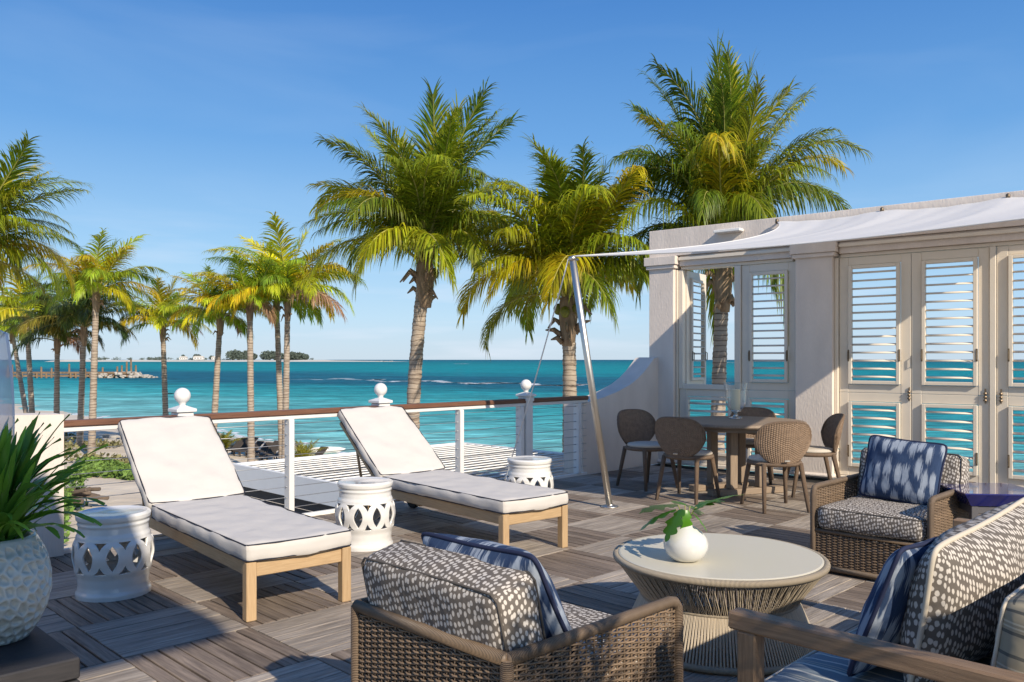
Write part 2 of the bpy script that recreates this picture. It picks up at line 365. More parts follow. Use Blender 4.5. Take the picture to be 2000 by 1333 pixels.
def plankmat(name, c1, c2, k):
    m = bpy.data.materials.new(name); m.use_nodes=True; t=m.node_tree; p=t.nodes['Principled BSDF']; l=t.links.new
    tcn=t.nodes.new('ShaderNodeTexCoord'); gi=t.nodes.new('ShaderNodeNewGeometry'); oi=t.nodes.new('ShaderNodeObjectInfo')
    ad=t.nodes.new('ShaderNodeMath'); ad.operation='ADD'; l(gi.outputs['Random Per Island'], ad.inputs[0]); l(oi.outputs['Random'], ad.inputs[1])
    fr=t.nodes.new('ShaderNodeMath'); fr.operation='FRACT'; l(ad.outputs[0], fr.inputs[0])
    ml=t.nodes.new('ShaderNodeMath'); ml.operation='MULTIPLY'; ml.inputs[1].default_value=61; l(fr.outputs[0], ml.inputs[0])
    cb=t.nodes.new('ShaderNodeCombineXYZ'); l(ml.outputs[0], cb.inputs[0]); l(ml.outputs[0], cb.inputs[2])
    va=t.nodes.new('ShaderNodeVectorMath'); va.operation='ADD'; l(tcn.outputs['UV'], va.inputs[0]); l(cb.outputs[0], va.inputs[1])
    mpn=t.nodes.new('ShaderNodeMapping'); mpn.inputs['Scale'].default_value=(1.6,24,1); l(va.outputs[0], mpn.inputs['Vector'])
    n=t.nodes.new('ShaderNodeTexNoise'); n.inputs['Scale'].default_value=2.4; n.inputs['Detail'].default_value=9; n.inputs['Roughness'].default_value=.65; n.inputs['Distortion'].default_value=.35
    l(mpn.outputs[0], n.inputs['Vector'])
    mr=t.nodes.new('ShaderNodeMapRange'); mr.inputs['From Min'].default_value=.30; mr.inputs['From Max'].default_value=.68; l(n.outputs['Fac'], mr.inputs['Value'])
    a=t.nodes.new('ShaderNodeMix'); a.data_type='RGBA'; a.inputs['A'].default_value=(*c1,1); a.inputs['B'].default_value=(*c2,1); l(mr.outputs['Result'], a.inputs['Factor'])
    hs=t.nodes.new('ShaderNodeHueSaturation'); m2=t.nodes.new('ShaderNodeMapRange'); m2.inputs['To Min'].default_value=1-k; m2.inputs['To Max'].default_value=1+k
    l(fr.outputs[0], m2.inputs['Value']); l(m2.outputs['Result'], hs.inputs['Value']); l(a.outputs['Result'], hs.inputs['Color'])
    # broad stains laid over the whole deck
    n3=t.nodes.new('ShaderNodeTexNoise'); n3.inputs['Scale'].default_value=1.1; n3.inputs['Detail'].default_value=5; l(gi.outputs['Position'], n3.inputs['Vector'])
    m3=t.nodes.new('ShaderNodeMapRange'); m3.inputs['From Min'].default_value=.35; m3.inputs['From Max'].default_value=.7; m3.inputs['To Min'].default_value=.80; m3.inputs['To Max'].default_value=1.12; l(n3.outputs['Fac'], m3.inputs['Value'])
    vm=t.nodes.new('ShaderNodeVectorMath'); vm.operation='SCALE'; l(hs.outputs[0], vm.inputs[0]); l(m3.outputs['Result'], vm.inputs['Scale'])
    l(vm.outputs[0], p.inputs['Base Color'])
    p.inputs['Roughness'].default_value=.62; p.inputs['Specular IOR Level'].default_value=.3
    b=t.nodes.new('ShaderNodeBump'); b.inputs['Distance'].default_value=.0035; l(n.outputs['Fac'], b.inputs['Height']); l(b.outputs[0], p.inputs['Normal'])
    return m
M['plank_u'] = plankmat('weathered_deck_sheen', (.165,.138,.114), (.46,.395,.325), .13)  # lighter base colour paints in the grain's reflection off crosswise boards
M['plank_v'] = plankmat('weathered_deck_dull', (.105,.080,.062), (.285,.225,.175), .20)  # darker base colour stands for boards whose grain reflects less

def spotmat():
    m = mat('spotted_fabric', (.13,.108,.088), .9); t,p=nodes_of(m); l=t.links.new
    tcn=t.nodes.new('ShaderNodeTexCoord'); mpn=t.nodes.new('ShaderNodeMapping'); mpn.inputs['Scale'].default_value=(60,41,1); mpn.inputs['Rotation'].default_value=(0,0,.22)
    l(tcn.outputs['UV'], mpn.inputs['Vector'])
    v=t.nodes.new('ShaderNodeTexVoronoi'); v.voronoi_dimensions='2D'; v.inputs['Scale'].default_value=1; v.inputs['Randomness'].default_value=.5; l(mpn.outputs[0], v.inputs['Vector'])
    n=t.nodes.new('ShaderNodeTexNoise'); n.inputs['Scale'].default_value=2.2; n.inputs['Detail'].default_value=4; l(mpn.outputs[0], n.inputs['Vector'])
    ad=t.nodes.new('ShaderNodeMath'); ad.operation='MULTIPLY_ADD'; ad.inputs[1].default_value=.28; l(n.outputs['Fac'], ad.inputs[0]); l(v.outputs['Distance'], ad.inputs[2])
    mr=t.nodes.new('ShaderNodeMapRange'); mr.inputs['From Min'].default_value=.51; mr.inputs['From Max'].default_value=.42; l(ad.outputs[0], mr.inputs['Value'])
    a=t.nodes.new('ShaderNodeMix'); a.data_type='RGBA'; a.inputs['A'].default_value=(.145,.125,.107,1); a.inputs['B'].default_value=(.58,.53,.47,1); l(mr.outputs['Result'], a.inputs['Factor'])
    l(a.outputs['Result'], p.inputs['Base Color']); p.inputs['Specular IOR Level'].default_value=.15
    n2=t.nodes.new('ShaderNodeTexNoise'); n2.inputs['Scale'].default_value=16; n2.inputs['Detail'].default_value=3; l(tcn.outputs['Object'], n2.inputs['Vector'])
    b=t.nodes.new('ShaderNodeBump'); b.inputs['Distance'].default_value=.006; l(n2.outputs['Fac'], b.inputs['Height']); l(b.outputs[0], p.inputs['Normal'])
    return m
M['spots'] = spotmat()
def ikatmat():
    m = mat('blue_ikat_fabric', (.02,.03,.12), .9); t,p=nodes_of(m); l=t.links.new
    tcn=t.nodes.new('ShaderNodeTexCoord'); mpn=t.nodes.new('ShaderNodeMapping'); mpn.inputs['Scale'].default_value=(18,6.5,1)
    l(tcn.outputs['UV'], mpn.inputs['Vector'])
    mf=t.nodes.new('ShaderNodeMapping'); mf.inputs['Scale'].default_value=(150,14,1); l(tcn.outputs['UV'], mf.inputs['Vector'])
    nf=t.nodes.new('ShaderNodeTexNoise'); nf.inputs['Scale'].default_value=1; nf.inputs['Detail'].default_value=3; l(mf.outputs[0], nf.inputs['Vector'])
    v=t.nodes.new('ShaderNodeTexVoronoi'); v.voronoi_dimensions='2D'; v.inputs['Scale'].default_value=1; v.inputs['Randomness'].default_value=.75; l(mpn.outputs[0], v.inputs['Vector'])
    ad=t.nodes.new('ShaderNodeMath'); ad.operation='MULTIPLY_ADD'; ad.inputs[1].default_value=.85; l(nf.outputs['Fac'], ad.inputs[0]); l(v.outputs['Distance'], ad.inputs[2])
    mr=t.nodes.new('ShaderNodeMapRange'); mr.inputs['From Min'].default_value=.87; mr.inputs['From Max'].default_value=.70; l(ad.outputs[0], mr.inputs['Value'])
    g=t.nodes.new('ShaderNodeMix'); g.data_type='RGBA'; g.inputs['A'].default_value=(.018,.030,.078,1); g.inputs['B'].default_value=(.045,.078,.145,1); l(nf.outputs['Fac'], g.inputs['Factor'])
    a=t.nodes.new('ShaderNodeMix'); a.data_type='RGBA'; a.inputs['B'].default_value=(.30,.34,.40,1); l(g.outputs['Result'], a.inputs['A']); l(mr.outputs['Result'], a.inputs['Factor'])
    l(a.outputs['Result'], p.inputs['Base Color']); p.inputs['Specular IOR Level'].default_value=.15
    n2=t.nodes.new('ShaderNodeTexNoise'); n2.inputs['Scale'].default_value=13; n2.inputs['Detail'].default_value=3; l(tcn.outputs['Object'], n2.inputs['Vector'])
    b=t.nodes.new('ShaderNodeBump'); b.inputs['Distance'].default_value=.008; l(n2.outputs['Fac'], b.inputs['Height']); l(b.outputs[0], p.inputs['Normal'])
    return m
M['ikat'] = ikatmat()
def stripemat(name, base, s1, s2, freq):
    m = mat(name, base, .9); t,p=nodes_of(m); l=t.links.new
    tcn=t.nodes.new('ShaderNodeTexCoord'); s=t.nodes.new('ShaderNodeSeparateXYZ'); l(tcn.outputs['UV'], s.inputs[0])
    k=t.nodes.new('ShaderNodeMath'); k.operation='MULTIPLY'; k.inputs[1].default_value=freq; l(s.outputs[1], k.inputs[0])
    f=t.nodes.new('ShaderNodeMath'); f.operation='FRACT'; l(k.outputs[0], f.inputs[0])
    r=t.nodes.new('ShaderNodeValToRGB'); r.color_ramp.interpolation='CONSTANT'; e=r.color_ramp.elements
    e[0].position=0; e[0].color=(*base,1); e[1].position=.42; e[1].color=(*s1,1)
    for pos,c in ((.50,base),(.56,s2),(.60,base),(.66,s2),(.70,base),(.92,s1)):
        q=e.new(pos); q.color=(*c,1)
    l(f.outputs[0], r.inputs[0])
    n=t.nodes.new('ShaderNodeTexNoise'); n.inputs['Scale'].default_value=140; l(tcn.outputs['UV'], n.inputs['Vector'])
    a=t.nodes.new('ShaderNodeMix'); a.data_type='RGBA'; a.blend_type='MULTIPLY'; a.inputs['Factor'].default_value=.5; l(r.outputs[0], a.inputs['A']); l(n.outputs['Color'], a.inputs['B'])
    l(r.outputs[0], p.inputs['Base Color'])
    n2=t.nodes.new('ShaderNodeTexNoise'); n2.inputs['Scale'].default_value=12; l(tcn.outputs['Object'], n2.inputs['Vector'])
    b=t.nodes.new('ShaderNodeBump'); b.inputs['Distance'].default_value=.006; l(n2.outputs['Fac'], b.inputs['Height']); l(b.outputs[0], p.inputs['Normal'])
    return m
M['stripe_blue'] = stripemat('grey_blue_stripe', (.16,.20,.23), (.50,.49,.43), (.34,.33,.28), 7.5)
M['stripe_tan'] = stripemat('tan_stripe', (.27,.235,.17), (.10,.095,.08), (.42,.38,.29), 9)

def sailmat():
    m=bpy.data.materials.new('sail_cloth'); m.use_nodes=True; t=m.node_tree; p=t.nodes['Principled BSDF']; out=t.nodes['Material Output']
    p.inputs['Base Color'].default_value=(.80,.79,.77,1); p.inputs['Roughness'].default_value=.8
    tr=t.nodes.new('ShaderNodeBsdfTranslucent'); tr.inputs['Color'].default_value=(.97,.95,.92,1)
    ms=t.nodes.new('ShaderNodeMixShader'); ms.inputs[0].default_value=.30
    t.links.new(p.outputs[0], ms.inputs[1]); t.links.new(tr.outputs[0], ms.inputs[2]); t.links.new(ms.outputs[0], out.inputs['Surface'])
    return m
M['sail'] = sailmat()
def curtainmat():
    m=bpy.data.materials.new('sheer_curtain'); m.use_nodes=True; t=m.node_tree; p=t.nodes['Principled BSDF']; out=t.nodes['Material Output']
    p.inputs['Base Color'].default_value=(.72,.72,.78,1); p.inputs['Roughness'].default_value=.8
    tr=t.nodes.new('ShaderNodeBsdfTransparent'); ms=t.nodes.new('ShaderNodeMixShader'); ms.inputs[0].default_value=.25
    t.links.new(p.outputs[0], ms.inputs[1]); t.links.new(tr.outputs[0], ms.inputs[2]); t.links.new(ms.outputs[0], out.inputs['Surface'])
    return m
M['curtain'] = curtainmat()
def glassmat():
    m=bpy.data.materials.new('clear_glass'); m.use_nodes=True; t=m.node_tree; p=t.nodes['Principled BSDF']; out=t.nodes['Material Output']
    gl=t.nodes.new('ShaderNodeBsdfGlossy'); gl.inputs['Roughness'].default_value=.03
    tr=t.nodes.new('ShaderNodeBsdfTransparent'); tr.inputs['Color'].default_value=(.93,.95,.94,1)
    fr=t.nodes.new('ShaderNodeLayerWeight'); fr.inputs['Blend'].default_value=.28
    ms=t.nodes.new('ShaderNodeMixShader'); t.links.new(fr.outputs['Facing'], ms.inputs[0])
    t.links.new(tr.outputs[0], ms.inputs[1]); t.links.new(gl.outputs[0], ms.inputs[2]); t.links.new(ms.outputs[0], out.inputs['Surface'])
    return m
M['glass'] = glassmat()

def seamat():
    m=bpy.data.materials.new('sea_water'); m.use_nodes=True; t=m.node_tree; p=t.nodes['Principled BSDF']; l=t.links.new
    gi=t.nodes.new('ShaderNodeNewGeometry')
    # distance from the beach line (metres), wobbled by noise
    dt=t.nodes.new('ShaderNodeVectorMath'); dt.operation='DOT_PRODUCT'; dt.inputs[1].default_value=(.60,.80,0); l(gi.outputs['Position'], dt.inputs[0])
    mp1=t.nodes.new('ShaderNodeMapping'); mp1.inputs['Scale'].default_value=(.010,.028,1); l(gi.outputs['Position'], mp1.inputs['Vector'])
    n=t.nodes.new('ShaderNodeTexNoise'); n.inputs['Scale'].default_value=1; n.inputs['Detail'].default_value=6; l(mp1.outputs[0], n.inputs['Vector'])
    lg=t.nodes.new('ShaderNodeMath'); lg.operation='LOGARITHM'; lg.inputs[1].default_value=10; l(dt.outputs['Value'], lg.inputs[0])
    ad=t.nodes.new('ShaderNodeMath'); ad.operation='MULTIPLY_ADD'; ad.inputs[1].default_value=.42; l(n.outputs['Fac'], ad.inputs[0]); l(lg.outputs[0], ad.inputs[2])
    mr=t.nodes.new('ShaderNodeMapRange'); mr.inputs['From Min'].default_value=1.6; mr.inputs['From Max'].default_value=4.0; l(ad.outputs[0], mr.inputs['Value'])
    r=t.nodes.new('ShaderNodeValToRGB'); e=r.color_ramp.elements
    e[0].position=0.0; e[0].color=(.30,.50,.47,1); e[1].position=1.0; e[1].color=(.001,.085,.135,1)
    for pos,c in ((.07,(.17,.45,.43)),(.155,(.045,.34,.34)),(.235,(.013,.24,.26)),(.285,(.006,.105,.15)),(.345,(.007,.115,.16)),(.41,(.004,.23,.25)),(.5,(.002,.235,.245)),(.62,(.002,.18,.20)),(.8,(.001,.13,.165))):
        q=e.new(pos); q.color=(*c,1)
    l(mr.outputs['Result'], r.inputs[0])
    # ripples
    mp2=t.nodes.new('ShaderNodeMapping'); mp2.inputs['Scale'].default_value=(.30,.95,1); mp2.inputs['Rotation'].default_value=(0,0,.35); l(gi.outputs['Position'], mp2.inputs['Vector'])
    n2=t.nodes.new('ShaderNodeTexNoise'); n2.inputs['Scale'].default_value=1; n2.inputs['Detail'].default_value=7; n2.inputs['Roughness'].default_value=.62; l(mp2.outputs[0], n2.inputs['Vector'])
    b=t.nodes.new('ShaderNodeBump'); b.inputs['Distance'].default_value=.65; b.inputs['Strength'].default_value=1; l(n2.outputs['Fac'], b.inputs['Height']); l(b.outputs[0], p.inputs['Normal'])
    # ripple-scale colour variation + sparse whitecaps
    m4=t.nodes.new('ShaderNodeMapRange'); m4.inputs['From Min'].default_value=.35; m4.inputs['From Max'].default_value=.65; m4.inputs['To Min'].default_value=.50; m4.inputs['To Max'].default_value=1.5; l(n2.outputs['Fac'], m4.inputs['Value'])
    sc2=t.nodes.new('ShaderNodeVectorMath'); sc2.operation='SCALE'; l(r.outputs[0], sc2.inputs[0]); mpb=t.nodes.new('ShaderNodeMapping'); mpb.inputs['Scale'].default_value=(.045,.20,1); mpb.inputs['Rotation'].default_value=(0,0,.12); l(gi.outputs['Position'], mpb.inputs['Vector'])
    nb=t.nodes.new('ShaderNodeTexNoise'); nb.inputs['Scale'].default_value=1; nb.inputs['Detail'].default_value=8; nb.inputs['Roughness'].default_value=.7; l(mpb.outputs[0], nb.inputs['Vector'])
    mb4=t.nodes.new('ShaderNodeMapRange'); mb4.inputs['From Min'].default_value=.34; mb4.inputs['From Max'].default_value=.66; mb4.inputs['To Min'].default_value=.55; mb4.inputs['To Max'].default_value=1.45; l(nb.outputs['Fac'], mb4.inputs['Value'])
    mlt=t.nodes.new('ShaderNodeMath'); mlt.operation='MULTIPLY'; l(m4.outputs['Result'], mlt.inputs[0]); l(mb4.outputs['Result'], mlt.inputs[1])
    l(mlt.outputs[0], sc2.inputs['Scale'])
    mp3=t.nodes.new('ShaderNodeMapping'); mp3.inputs['Scale'].default_value=(.03,.12,1); l(gi.outputs['Position'], mp3.inputs['Vector'])
    n3=t.nodes.new('ShaderNodeTexNoise'); n3.inputs['Scale'].default_value=2; n3.inputs['Detail'].default_value=8; n3.inputs['Roughness'].default_value=.7; l(mp3.outputs[0], n3.inputs['Vector'])
    m5=t.nodes.new('ShaderNodeMapRange'); m5.inputs['From Min'].default_value=.73; m5.inputs['From Max'].default_value=.76; l(n3.outputs['Fac'], m5.inputs['Value'])
    a=t.nodes.new('ShaderNodeMix'); a.data_type='RGBA'; a.inputs['B'].default_value=(.6,.68,.7,1); l(sc2.outputs[0], a.inputs['A']); l(m5.outputs['Result'], a.inputs['Factor'])
    l(a.outputs['Result'], p.inputs['Base Color'])
    p.inputs['Roughness'].default_value=.5; p.inputs['Specular IOR Level'].default_value=.16; p.inputs['IOR'].default_value=1.33
    return m
M['sea'] = seamat()
# ---------------- ground, sea ----------------
SEA_Z = -3.1
def shore_d(x, y): return (x+7.2)*.729+(y-39)*.684
def ground_z(x, y):
    d = shore_d(x, y) + 1.6*noise.noise(Vector((x*.11, y*.11, 0)))
    if d < -14: z = -2.3
    elif d < 0: t=(d+14)/14; z = -2.3-0.8*t*t*(3-2*t)*1.0
    else: z = -3.1-0.09*d
    z += .07*noise.noise(Vector((x*.5, y*.5, 3))) + .10*noise.noise(Vector((x*.17, y*.17, 7)))
    return max(z, -6.0)
mb = MB()
mb.grid(lambda a,b: (lambda x,y: (x,y,ground_z(x,y)))(-150+210*a, -30+190*b), 200, 190)
tag(mb.build('ground', M['sand'], smooth=True), kind='structure')
mb = MB()
ys = [-200,-50,0,20,40,80,150,300,600,1500,4000,12000,40000]
for j in range(len(ys)-1):
    W0, W1 = 60000, 60000
    mb.add([(-W0,ys[j],SEA_Z),(W0,ys[j],SEA_Z),(W1,ys[j+1],SEA_Z),(-W1,ys[j+1],SEA_Z)], [(0,1,2,3)])
tag(mb.build('sea', M['sea']), kind='structure')

# foam: lapping edge and the long boat wake
mb = MB(); random.seed(4)
for i in range(150):
    a = -42+i*0.5
    x = -7.2+.684*a; y = 39-.729*a
    # walk to the water's edge
    d0 = -3.0
    for k in range(60):
        xx, yy = x+.729*d0, y+.684*d0
        if ground_z(xx,yy) < SEA_Z: break
        d0 += .2
    wv = .25+.35*random.random(); off = .15*math.sin(i*.7)
    x0,y0 = x+.729*(d0+off), y+.684*(d0+off)
    if random.random() < .75:
        q=.30; mb.add([(x0-.684*q,y0+.729*q,SEA_Z+.012),(x0+.684*q,y0-.729*q,SEA_Z+.012),(x0+.729*wv+.684*q,y0+.684*wv-.729*q,SEA_Z+.012),(x0+.729*wv-.684*q,y0+.684*wv+.729*q,SEA_Z+.012)],[(0,1,2,3)])
tag(mb.build('shore_foam', M['foam']), kind='stuff', label='thin broken white foam along the waterline of the beach', cat='foam')
mb = MB()
for i in range(360):
    t=i/359; px = 560+580*t; yy = 739.5+14*t+1.6*math.sin(t*23)+1.0*math.sin(t*61)
    p = at(px, yy, SEA_Z); dens = .25+.75*min(1, max(0,(t-.1)/.5))
    if random.random()<dens:
        s = (.25+.9*random.random())*(.4+.9*t); l_ = .7+1.2*random.random()
        mb.add([(p.x-l_,p.y-s,SEA_Z+.03),(p.x+l_,p.y-s*.4,SEA_Z+.03),(p.x+l_,p.y+s*.7,SEA_Z+.03),(p.x-l_*.7,p.y+s,SEA_Z+.03)],[(0,1,2,3)])
for (cx,cy,wd) in ((1415,708.6,14),(1445,709,10),(1900,709,16),(900,711,12),(740,742,8),(330,770,4)):
    for k in range(14):
        p = at(cx+random.uniform(-wd,wd), cy+random.uniform(-.25,.25), SEA_Z); s = p.y*.0012; l_=p.y*.0035
        mb.add([(p.x-l_,p.y-s*6,SEA_Z+.06),(p.x+l_,p.y-s*4,SEA_Z+.06),(p.x+l_,p.y+s*5,SEA_Z+.06),(p.x-l_,p.y+s*6,SEA_Z+.06)],[(0,1,2,3)])
tag(mb.build('boat_wake', M['foam']), kind='stuff', label='long white boat wake and breaking foam out on the water', cat='wake')

# beach path in front of the deck
mb = MB()
for (u0,u1,v0,v1) in ((-6,4.6,8.6,17.2),):
    P=[uv2xy(u0,v0),uv2xy(u1,v0),uv2xy(u1,v1),uv2xy(u0,v1)]
    mb.box((0,0,0),(1,1,1)); mb.v=[]; mb.f=[]; mb.uv=[]; mb.mi=[]
    vsx=[(*p,-2.12) for p in P]+[(*p,-2.6) for p in P]
    mb.add(vsx,[(0,1,2,3),(0,4,5,1),(1,5,6,2),(2,6,7,3),(3,7,4,0)])
tag(mb.build('path', M['path']), kind='structure')

# ---------------- far shore ----------------
random.seed(11)
ISZ = 1900.0
def isl_x(px): return (px-1000)/F*ISZ
mb = MB()
n=60
def islefn(a,b):
    px = 120+700*a; taper = 1 if px<600 else max(0.0, 1-(px-600)/215)
    h = 5.0*taper*(.8+.3*noise.noise(Vector((a*17,0,0))))
    return (isl_x(px), ISZ+ (b-.3)*260, SEA_Z-.6 + (h*min(1,b*5) if b<.2 else h))
mb.grid(islefn, 90, 8)
tag(mb.build('island', M['isle_sand'], smooth=True), kind='structure')
def clump(mb, c, r, h, n, leaf):
    for k in range(n):
        while True:
            q = Vector((random.uniform(-1,1),random.uniform(-1,1),random.uniform(-1,1)))
            if q.length<=1: break
        p = Vector(c)+Vector((q.x*r, q.y*r, q.z*h)); d = Vector((random.uniform(-1,1),random.uniform(-1,1),random.uniform(-.5,1))).normalized()
        a = d.orthogonal().normalized()*leaf; b2 = d.cross(a).normalized()*leaf
        mb.add([p+a, p+b2, p-a, p-b2],[(0,1,2,3)])
def isle_tree(px, w, h, label):
    t = thing('island_tree', label, 'tree', (isl_x(px), ISZ+40, 2.0), 0, 'trees on the far island')
    b = MB(); 
    for k in range(4): clump(b, (random.uniform(-w*.35,w*.35), 0, h*.48+random.uniform(-h*.14,h*.10)), w*.42, h*.50, 170, w*.09)
    b.build('crown', M['isle_tree'], t)
    b = MB(); b.tube([(0,0,-3),(0,0,h*.5)], [w*.05,w*.03], 6); b.build('trunk', M['fibre'], t)
    return t
spots = [(345,8,7,'small tree at the left end of the far island'),(372,11,8,'low round tree left of the white island houses'),(402,9,6,'tiny tree just right of the white island houses'),
 (443,17,15,'leftmost tall tree of the near clump on the far island'),(456,16,13,'second tree of the tall clump on the far island'),(470,13,14,'narrow palm-like tree at the right of the tall island clump'),(484,14,9,'low tree ending the tall clump on the island'),
 (513,20,13,'big dark tree starting the right hand island wood'),(529,20,12,'second dark tree of the right hand island wood'),(556,22,11,'broad dark tree in the middle of the island wood'),(572,20,11,'dark tree right of the middle of the island wood'),(588,14,9,'last dark tree at the right end of the island')]
for (px,w_,h_,lb) in spots: isle_tree(px, w_*1.25, h_*1.55, lb)
for i,(px,w_,h_) in enumerate(((355,16,5),(385,22,6),(417,14,5))):
    lb = ['small white house at the left of the far island','long white house in the middle of the island houses','small white house nearest the tall island trees'][i]
    t = thing('island_house', lb, 'house', (isl_x(px), ISZ+10, 1.6), 0, 'white houses on the far island')
    b=MB(); b.box((0,0,h_/2),(w_,9,h_)); b.build('wall', M['house_white'], t)
    b=MB(); b.add([(-w_*.55,-5.5,h_),(w_*.55,-5.5,h_),(w_*.55,5.5,h_),(-w_*.55,5.5,h_),(-w_*.4,0,h_+2.4),(w_*.4,0,h_+2.4)],[(0,1,5,4),(1,2,5),(2,3,4,5),(3,0,4)]); b.build('roof', M['isle_sand'], t)
    b=MB()
    for k in range(3): b.box((-w_*.3+k*w_*.3,-4.6,h_*.5),(w_*.12,.3,h_*.35))
    b.build('window', M['grey_metal'], t)
mb=MB()
for k in range(70):
    px=random.uniform(150,600)
    if 425<px<495 or 505<px<592: continue
    clump(mb,(isl_x(px),ISZ+60+random.uniform(-15,25),random.uniform(2.5,4.5)),random.uniform(4,10),random.uniform(2,5.5),60,.9)
tag(mb.build('island_scrub',M['isle_tree']),'low broken line of bushes along the far island shore','shrubs',kind='stuff')
# low rocks trailing off to the right of the island
mb=MB()
for k in range(60):
    px = random.uniform(600,760); r_=random.uniform(1,3.2)
    mb.box((isl_x(px), ISZ+random.uniform(-30,60), SEA_Z+.3), (r_*3, r_*2, r_), rot=Matrix.Rotation(random.random()*3,3,'Z'))
tag(mb.build('rocks', M['rock']), kind='stuff', label='low line of rocks trailing right from the far island', cat='rocks')

# jetty of timber and rock at the left
J = at(150, 738.5, SEA_Z); JY=J.y
jt = thing('jetty', 'old timber jetty with leaning posts ending in pale rocks', 'jetty', (0,JY,SEA_Z))
def jx(px): return (px-1000)/F*JY
b=MB(); b.box(((jx(20)+jx(262))/2,0,1.25),(jx(262)-jx(20),3.2,.45)); b.build('walkway', M['dock_wood'], jt)
b=MB(); b.box(((jx(20)+jx(262))/2,-1.7,.55),(jx(262)-jx(20),.25,.5)); b.build('side_beam', M['dock_wood'], jt)
random.seed(5)
for k in range(26):
    px = 24+k*9.4; hh = 1.3 if random.random()<.6 else random.uniform(2.0,3.6)
    if px>215: hh=random.uniform(2.2,4.6)
    b=MB(); b.tube([(0,0,-1.5),(random.uniform(-.1,.1),0,hh)],[.26,.22],7); b.build('post', M['dock_wood'], jt, loc=(jx(px),random.choice((-1.9,1.9)),0))
b=MB()
for k in range(150):
    px = random.triangular(180,312,270) ; s_=random.uniform(.4,.9)*(1 if px<285 else .7)
    b.box((jx(px),random.uniform(-3,3),random.uniform(0,1.3 if px<270 else .5)),(s_*1.4,s_,s_*.8),.15,Matrix.Rotation(random.random()*3,3,'Z')@Matrix.Rotation(random.uniform(-.4,.4),3,'X'))
tag(b.build('rock', M['rock'], jt), kind='stuff')

# ---------------- palms ----------------
def frond_mesh(name, e0, bend, Lf, nl, ll, hang, seed, lw):
    rnd = random.Random(seed); b = MB(); N=22; pts=[]; p=Vector((0,0,0)); side=rnd.uniform(-.85,.85)
    for i in range(N+1):
        t=i/N; e = e0 - bend*t**1.25; yaw = side*t*t
        pts.append(p.copy()); p = p + Vector((math.cos(e)*math.cos(yaw), math.cos(e)*math.sin(yaw), math.sin(e)))*(Lf/N)
    b.tube(pts, [ (.035*(1-t/N)**1.1+.004) for t in range(N+1)], 5, mi=1)
    def P(t):
        k=min(int(t*N),N-1); f_=t*N-k; return pts[k].lerp(pts[k+1], f_), (pts[k+1]-pts[k]).normalized()
    tw = rnd.uniform(-.5,.5)
    for i in range(nl):
        t = .20+.80*(i+.5)/nl; q,T = P(t)
        S0 = T.cross(Vector((0,0,1)));  S0 = S0.normalized() if S0.length>.05 else Vector((0,1,0))
        U0 = S0.cross(T).normalized()
        S0 = (S0*math.cos(tw*t)+U0*math.sin(tw*t)); U0 = S0.cross(T)
        prof = math.sin(math.pi*min(1,(.10+.9*t))**.8)**.55 if t<.97 else .45
        prof = max(.28, prof)
        for sgn in (-1,1):
            if rnd.random()<.05: continue
            l_ = ll*prof*rnd.uniform(.8,1.12); ang = R(58-34*t+rnd.uniform(-9,9))
            d = (S0*sgn*math.sin(ang)+T*math.cos(ang)+U0*rnd.uniform(.05,.38)).normalized()
            w_ = lw*(.7+.5*prof)*rnd.uniform(.8,1.15)
            segs = 4; c=q.copy(); h = hang*rnd.uniform(.65,1.5)
            wd = d.cross(U0).normalized() if d.cross(U0).length>.1 else T
            vs_=[]; 
            for s in range(segs+1):
                f_=s/segs; ww = w_*(.55+.9*f_) if f_<.35 else w_*(1-((f_-.35)/.65)**1.6)*.97
                if s==segs: vs_.append(c.copy())
                else: vs_ += [c+wd*ww*.5, c-wd*ww*.5]
                d2 = (d + Vector((0,0,-1))*h*(f_+.15)*.9).normalized(); d = d2
                c = c + d*(l_/segs)
            fs_=[(2*s,2*s+1,2*s+3,2*s+2) for s in range(segs-1)]+[(2*segs-2,2*segs-1,2*segs)]
            b.add(vs_, fs_)
    return b.mesh(name, [M['leaf'],M['stem']], smooth=False)
ELEV = [87,80,72,64,55,45,32,16,-5]
BEND = [24,52,72,90,102,108,104,90,70]
LEN_ = [1.0,1.12,1.17,1.14,1.07,1.0,.92,.85,.78]
FR = {}; far_FR = {}
for i,e in enumerate(ELEV):
    for k in range(3):
        FR[(i,k)] = frond_mesh('frond', R(e+random.uniform(-7,5)), R(BEND[i]*(.8+.2*k)), 3.25*LEN_[i], 92, 1.0, [.25,.45,.65,.85,1.0,1.1,1.1,1.1,1.0][i], 100+i*7+k, .036)
    for k in range(2):
        far_FR[(i,k)] = frond_mesh('frond', R(e-8), R(BEND[i]*(.85+.2*k)), 3.4*LEN_[i], 64, 1.15, [.35,.55,.75,.9,1.0,1.1,1.1,1.1,1.0][i], 900+i*7+k, .050)

